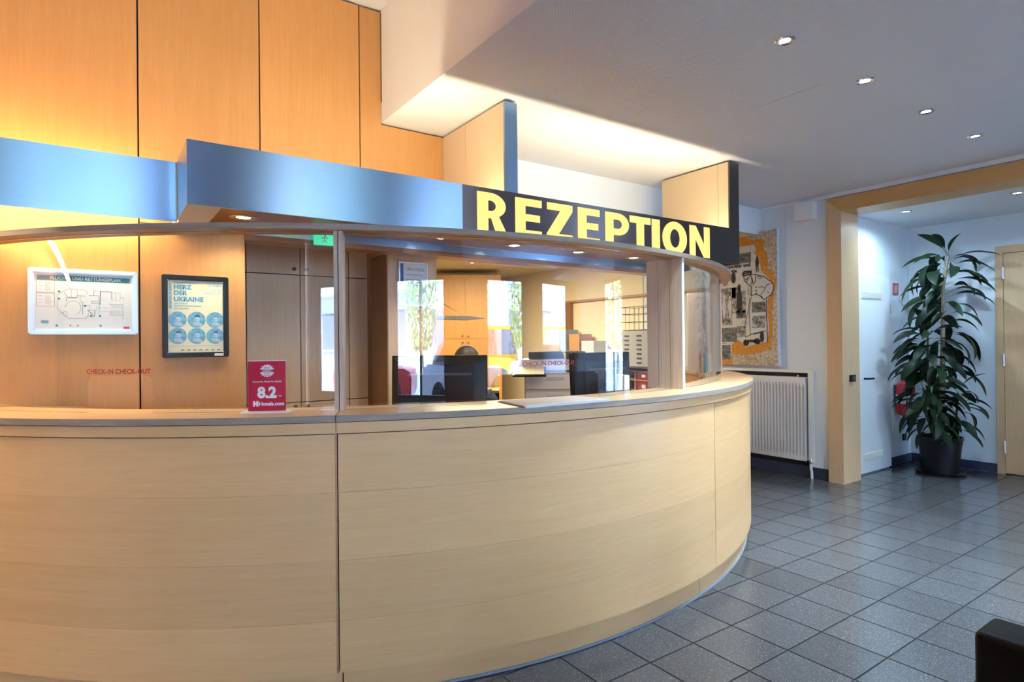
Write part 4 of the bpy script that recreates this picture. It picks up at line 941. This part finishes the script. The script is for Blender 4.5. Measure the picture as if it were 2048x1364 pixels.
monitor('monitor', 'wide black monitor seen from behind, left of the newspaper', (1.405, 2.668, 1.045), -YAW, .478, .30, R(-4))
monitor('monitor', 'black monitor turned sideways behind the counter near the right screen post', (2.35, 2.50, 1.045), -YAW+R(36), .45, .30, R(-3))
cs = tag(obj('card_holder', rot(box(2.213-.017, 2.213+.017, 2.20-.05, 2.20+.05, .74, 1.085, .003, 1), (2.213, 2.20, 0), -YAW+R(18)), 'silver'), 'slim silver upright stand beside the turned monitor', 'stand')
# office chair and receptionist
_before = set(COL.objects)
ch = thing('office_chair', 'dark office chair of the receptionist behind the wide monitor', 'chair', (1.98, 3.45, 0))
obj('seat', box(1.75, 2.21, 3.22, 3.66, .42, .49, .02, 2), 'dark_grey', ch, True); obj('backrest', rot(box(1.77, 2.19, 3.68, 3.73, .55, 1.0, .02, 2), (1.98, 3.7, .6), 0), 'dark_grey', ch, True)
obj('column', lathe([(.03, .06), (.03, .42)], 12, (1.98, 3.45, 0)), 'chrome', ch, True)
for k in range(5): a = 2*pi*k/5; obj('base_arm', tube([(1.98, 3.45, .07), (1.98+.27*cos(a), 3.45+.27*sin(a), .04)], .022), 'black_plastic', ch, True); obj('castor', lathe([(.022, 0), (.026, .02), (.022, .04)], 10, (1.98+.27*cos(a), 3.45+.27*sin(a), 0)), 'black_plastic', ch, True)
pe = thing('person', 'seated receptionist in dark clothing hidden behind the wide monitor', 'person', (1.98, 3.42, 0))
sv = [((1.98, 3.46, .55), .135), ((1.98, 3.44, .75), .125), ((1.98, 3.41, .93), .13), ((1.98, 3.40, .985), .06), ((1.98, 3.385, 1.05), .052),
      ((1.82, 3.41, .93), .055), ((1.76, 3.32, .78), .045), ((1.84, 3.14, .80), .034), ((2.14, 3.41, .93), .055), ((2.20, 3.32, .78), .045), ((2.12, 3.14, .80), .034),
      ((1.89, 3.42, .53), .085), ((1.88, 3.08, .52), .065), ((1.88, 3.06, .10), .045), ((2.07, 3.42, .53), .085), ((2.08, 3.08, .52), .065), ((2.08, 3.06, .10), .045), ((1.88, 2.96, .06), .04), ((2.08, 2.96, .06), .04)]
ed = [(0,1),(1,2),(2,3),(3,4),(2,5),(5,6),(6,7),(2,8),(8,9),(9,10),(0,11),(11,12),(12,13),(0,14),(14,15),(15,16),(13,17),(16,18)]
me = bpy.data.meshes.new('body'); me.from_pydata([Vector(p)-Vector((1.98, 3.42, 0)) for p, r in sv], ed, [])
bo = bpy.data.objects.new('body', me); COL.objects.link(bo); bo.parent = pe
sk_ = bo.modifiers.new('skin', 'SKIN'); ss = bo.modifiers.new('sub', 'SUBSURF'); ss.levels = 2; ss.render_levels = 2
for v, (p, r_) in zip(me.skin_vertices[0].data, sv): v.radius = (r_, r_*.8 if r_ > .1 else r_)
me.skin_vertices[0].data[0].use_root = True
me.materials.append(MATS['shirt'])
hd = bmesh.new(); bmesh.ops.create_uvsphere(hd, u_segments=24, v_segments=18, radius=1)
for v in hd.verts:
    x, y, z = v.co; jaw = 1-.22*max(0, -z)
    v.co = Vector((1.98+x*.073*jaw, 3.375+y*.09*jaw, 1.125+z*.108))
obj('head', hd, 'skin', pe, 'all')
hr = bmesh.new(); bmesh.ops.create_uvsphere(hr, u_segments=24, v_segments=18, radius=1)
bmesh.ops.delete(hr, geom=[v for v in hr.verts if v.co.z < -.25 or (v.co.y < -.45 and v.co.z < .50)], context='VERTS')
for v in hr.verts: x, y, z = v.co; v.co = Vector((1.98+x*.081, 3.382+y*.098, 1.130+z*.114))
obj('hair', hr, 'hair', pe, 'all')
for sx in (-.028, .028):
    e = bmesh.new(); bmesh.ops.create_uvsphere(e, u_segments=10, v_segments=8, radius=.007); e.transform(Matrix.Translation((1.98+sx, 3.2975, 1.13))); obj('eye', e, 'ink', pe, 'all')
obj('nose', prism([(-.010, 0), (.010, 0), (0, .04)], (1.98, 3.292, 1.088), (1, 0, 0), (0, 0, 1), (0, -1, 0), .013), 'skin', pe)
obj('mouth', box(1.961, 1.999, 3.2955, 3.300, 1.062, 1.067), 'red_box', pe)
for sx, hx in ((-1, 1.86), (1, 2.10)):
    pm = obj('hand', rot(box(hx-.035, hx+.035, 3.05, 3.13, .755, .782, .010, 2), (hx, 3.1, .76), 0), 'skin', pe, True)
    for k in range(4): obj('finger', tube([(hx-.026+k*.0175, 3.055, .768), (hx-.026+k*.0175, 3.02-.008*(k in (1, 2)), .772), (hx-.026+k*.0175, 2.99-.012*(k in (1, 2)), .757)], [.0085, .008, .0065], 8), 'skin', pe, True)
    obj('thumb', tube([(hx-sx*.03, 3.10, .768), (hx-sx*.055, 3.07, .766), (hx-sx*.058, 3.04, .758)], [.010, .009, .007], 8), 'skin', pe, True)
for o in set(COL.objects) - _before:
    if not o.parent: o.location += Vector((-.14, -.24, 0))
# pendant lamp
pn = thing('pendant_lamp', 'flat wing-shaped lamp hanging on thin wires in the office', 'lamp', (2.56, 4.5, 1.46))
obj('shade', prism([(2.30, 0), (2.68, -.002), (2.80, .012), (2.66, .030), (2.30, .026)], (0, 4.44, 1.46), (1, 0, 0), (0, 0, 1), (0, 1, 0), .14), 'paper_cream', pn)
for x in (2.36, 2.62): obj('wire', tube([(x, 4.5, 1.485), (2.36, 4.5, 1.62) if x > 2.5 else (2.34, 4.5, 1.62)], .003, 6), 'silver', pn)
obj('drop_cable', tube([(2.345, 4.5, 1.62), (2.345, 4.5, ZO-.001)], .004, 6), 'silver', pn)
# trays, wire basket and files on the far counter
tr_ = thing('document_trays', 'grey filing tower with rows of dark slots on the far counter', 'filing trays', (4.5, 4.1, ZT))
obj('tower', box(4.34, 4.60, 3.86, 4.38, ZT, 1.362), 'grey_plastic', tr_)
for c_ in range(3):
    for r_ in range(7): obj('slot', box(4.336, 4.3395, 3.885+c_*.165, 3.945+c_*.165, ZT+.03+r_*.044, ZT+.044+r_*.044), 'dark_grey', tr_)
wbk = thing('wire_basket', 'black wire basket on top of the filing tower', 'basket', (4.45, 4.16, 1.363))
for z in (1.37, 1.45, 1.53, 1.60): obj('hoop', tube([(4.36, 3.98, z), (4.36, 4.34, z), (4.56, 4.34, z), (4.56, 3.98, z), (4.36, 3.98, z)], .003, 6), 'wire', wbk)
for k in range(7): y = 3.98+k*.06; obj('rod', tube([(4.36, y, 1.60), (4.36, y, 1.366), (4.56, y, 1.366), (4.56, y, 1.60)], .002, 6), 'wire', wbk)
fr = thing('trim_2', 'wooden rail and post on the office wall', 'trim', (5.27, 5.6, 0)); del fr['category']; fr['kind'] = 'structure'
obj('rail', box(5.24, 5.285, 3.95, 6.38, 1.79, 1.815), 'rail_wood', fr); obj('post', box(5.22, 5.285, 6.16, 6.38, 0, 1.79), 'dark_wood', fr)
lc = thing('low_cabinet', 'low cabinet against the office wall behind the trays', 'cabinet', (5.05, 5.6, 0))
obj('body', box(4.92, 5.275, 5.0, 6.12, 0, 1.0), 'grey_plastic', lc)
for k in range(2): obj('door', box(4.905, 4.92, 5.005+k*.558, 5.553+k*.558, .03, .99), 'white_plastic', lc)
for y0, y1, z1, m, lb in ((5.72, 5.92, 1.36, 'rail_wood', 'upright brown board on the low cabinet'), (5.45, 5.68, 1.27, 'grey_plastic', 'grey file box on the low cabinet'), (5.98, 6.10, 1.42, 'seal_grey', 'tall grey-blue folder on the low cabinet')):
    tag(obj('file', box(5.0, 5.22, y0, y1, 1.001, z1, .003), m), lb, 'file')
# curved grey end piece seen past the right screen post
obj('end_fairing', arcm(2.36, 2.372, 36, 47.5, 1.645, 1.745), 'grey_plastic', cn, True)

# ================================================================== STREET (seen mirrored in the glass)
bd = thing('apartment_building', 'pale apartment block across the street mirrored in the screen', 'building', (3, -24, -.1))
obj('wall', box(-26, 34, -26, -24, -.1, 15), 'facade', bd)
for k in range(11):
    for f_ in range(4):
        x = -22+k*5; z = 1.0+f_*3.3
        w_ = obj('window', box(x, x+1.7, -24.0, -23.92, z, z+1.9), 'facade_dark', bd); obj('sill', box(x-.1, x+1.8, -23.92, -23.75, z-.12, z), 'facade', w_)
        if k % 2 and f_: obj('balcony', merge([box(x-1.2, x+2.6, -24, -22.9, z-.5, z-.35), box(x-1.2, x+2.6, -22.95, -22.9, z-.35, z+.5)]), 'facade', bd)
def tree(x, y, h, rad, label):
    t = thing('street_tree', label, 'tree', (x, y, -.1), 'street trees')
    obj('trunk', tube([(x, y, -.1), (x+.05, y, h*.5), (x, y+.1, h*.9)], [.13, .1, .04], 8), 'bark', t, True)
    bm = bmesh.new(); rn = random.Random(int(x*10))
    for k in range(2600):
        a = rn.uniform(0, 2*pi); q = rn.random()**.5; z = rn.uniform(.22, 1.05)
        rr = rad*q*math.sin(pi*min(1, max(.12, (z-.1)/.95)))**.6
        c = Vector((x+rr*cos(a), y+rr*sin(a), h*z)); s = .07+.05*rn.random(); d1_ = Vector((rn.uniform(-1, 1), rn.uniform(-1, 1), rn.uniform(-1, 1))).normalized(); d2_ = d1_.cross(Vector((rn.random(), rn.random(), 1))).normalized()
        bm.faces.new([bm.verts.new(c+d1_*s), bm.verts.new(c+d2_*s*.5), bm.verts.new(c-d1_*s), bm.verts.new(c-d2_*s*.5)])
    obj('foliage', bm, 'tree_leaf', t, kind='stuff')
tree(2.2, -11.4, 5.2, 1.25, 'green street tree mirrored in the middle of the screen'); tree(5.9, -11.4, 5.0, 1.2, 'green street tree mirrored to the right of the first'); tree(-1.2, -11.3, 5.0, 1.1, 'green street tree mirrored near the certificate'); tree(-5.5, -11.4, 5.2, 1.2, 'green street tree mirrored at the left cupboards')
tree(9.6, -4.6, 5.0, 1.3, 'unseen green tree added outside the glazed entrance to dim its reflection')  # added to dim and cool the sky mirrored through the entrance
def car(x, y, mat, label, van=False):
    t = thing('parked_car', label, 'car', (x, y, -.1), 'parked cars')
    top_ = 1.9 if van else 1.42
    body = [(-2.1, .25), (2.1, .25), (2.15, .75), (1.9, .85), (-1.95, .95), (-2.15, .8)]
    cab = [(-1.7, .94), (1.15, .88), (.55, top_-.04), (-1.25, top_)] if not van else [(-1.95, .94), (1.75, .86), (1.1, top_), (-1.9, top_)]
    b = prism(body, (x, y-.85, -.1), (1, 0, 0), (0, 0, 1), (0, 1, 0), 1.7); bmesh.ops.bevel(b, geom=b.edges[:], offset=.08, segments=2, affect='EDGES'); obj('body', b, mat, t, True)
    b = prism(cab, (x, y-.76, -.1), (1, 0, 0), (0, 0, 1), (0, 1, 0), 1.52); bmesh.ops.bevel(b, geom=b.edges[:], offset=.07, segments=2, affect='EDGES'); obj('cabin', b, mat, t, True)
    for s in (-.79, .765):
        obj('side_window', prism([(p[0]*.88, 1.0 if i < 2 else top_-.12) for i, p in enumerate(cab)], (x, y+s, -.1), (1, 0, 0), (0, 0, 1), (0, 1, 0), .025), 'facade_dark', t)
    for wx in (-1.35, 1.35):
        for wy in (-.86, .68): w_ = lathe([(.12, 0), (.31, .01), (.31, .17), (.12, .18)], 18); w_.transform(Matrix.Translation((x+wx, y+wy, .21)) @ Matrix.Rotation(R(-90), 4, 'X')); obj('wheel', w_, 'black_plastic', t, True)
car(1.6, -8.0, 'car_white', 'white parked car mirrored low in the screen'); car(6.3, -8.1, 'car_white', 'second white parked car mirrored behind the red lettering'); car(4.6, -14.5, 'taxi_yellow', 'yellow van mirrored in the middle of the screen', True); car(-3.2, -8.2, 'car_red', 'red parked car mirrored in the left monitor'); car(10.5, -14.3, 'taxi_yellow', 'yellow van mirrored at the right of the screen', True)
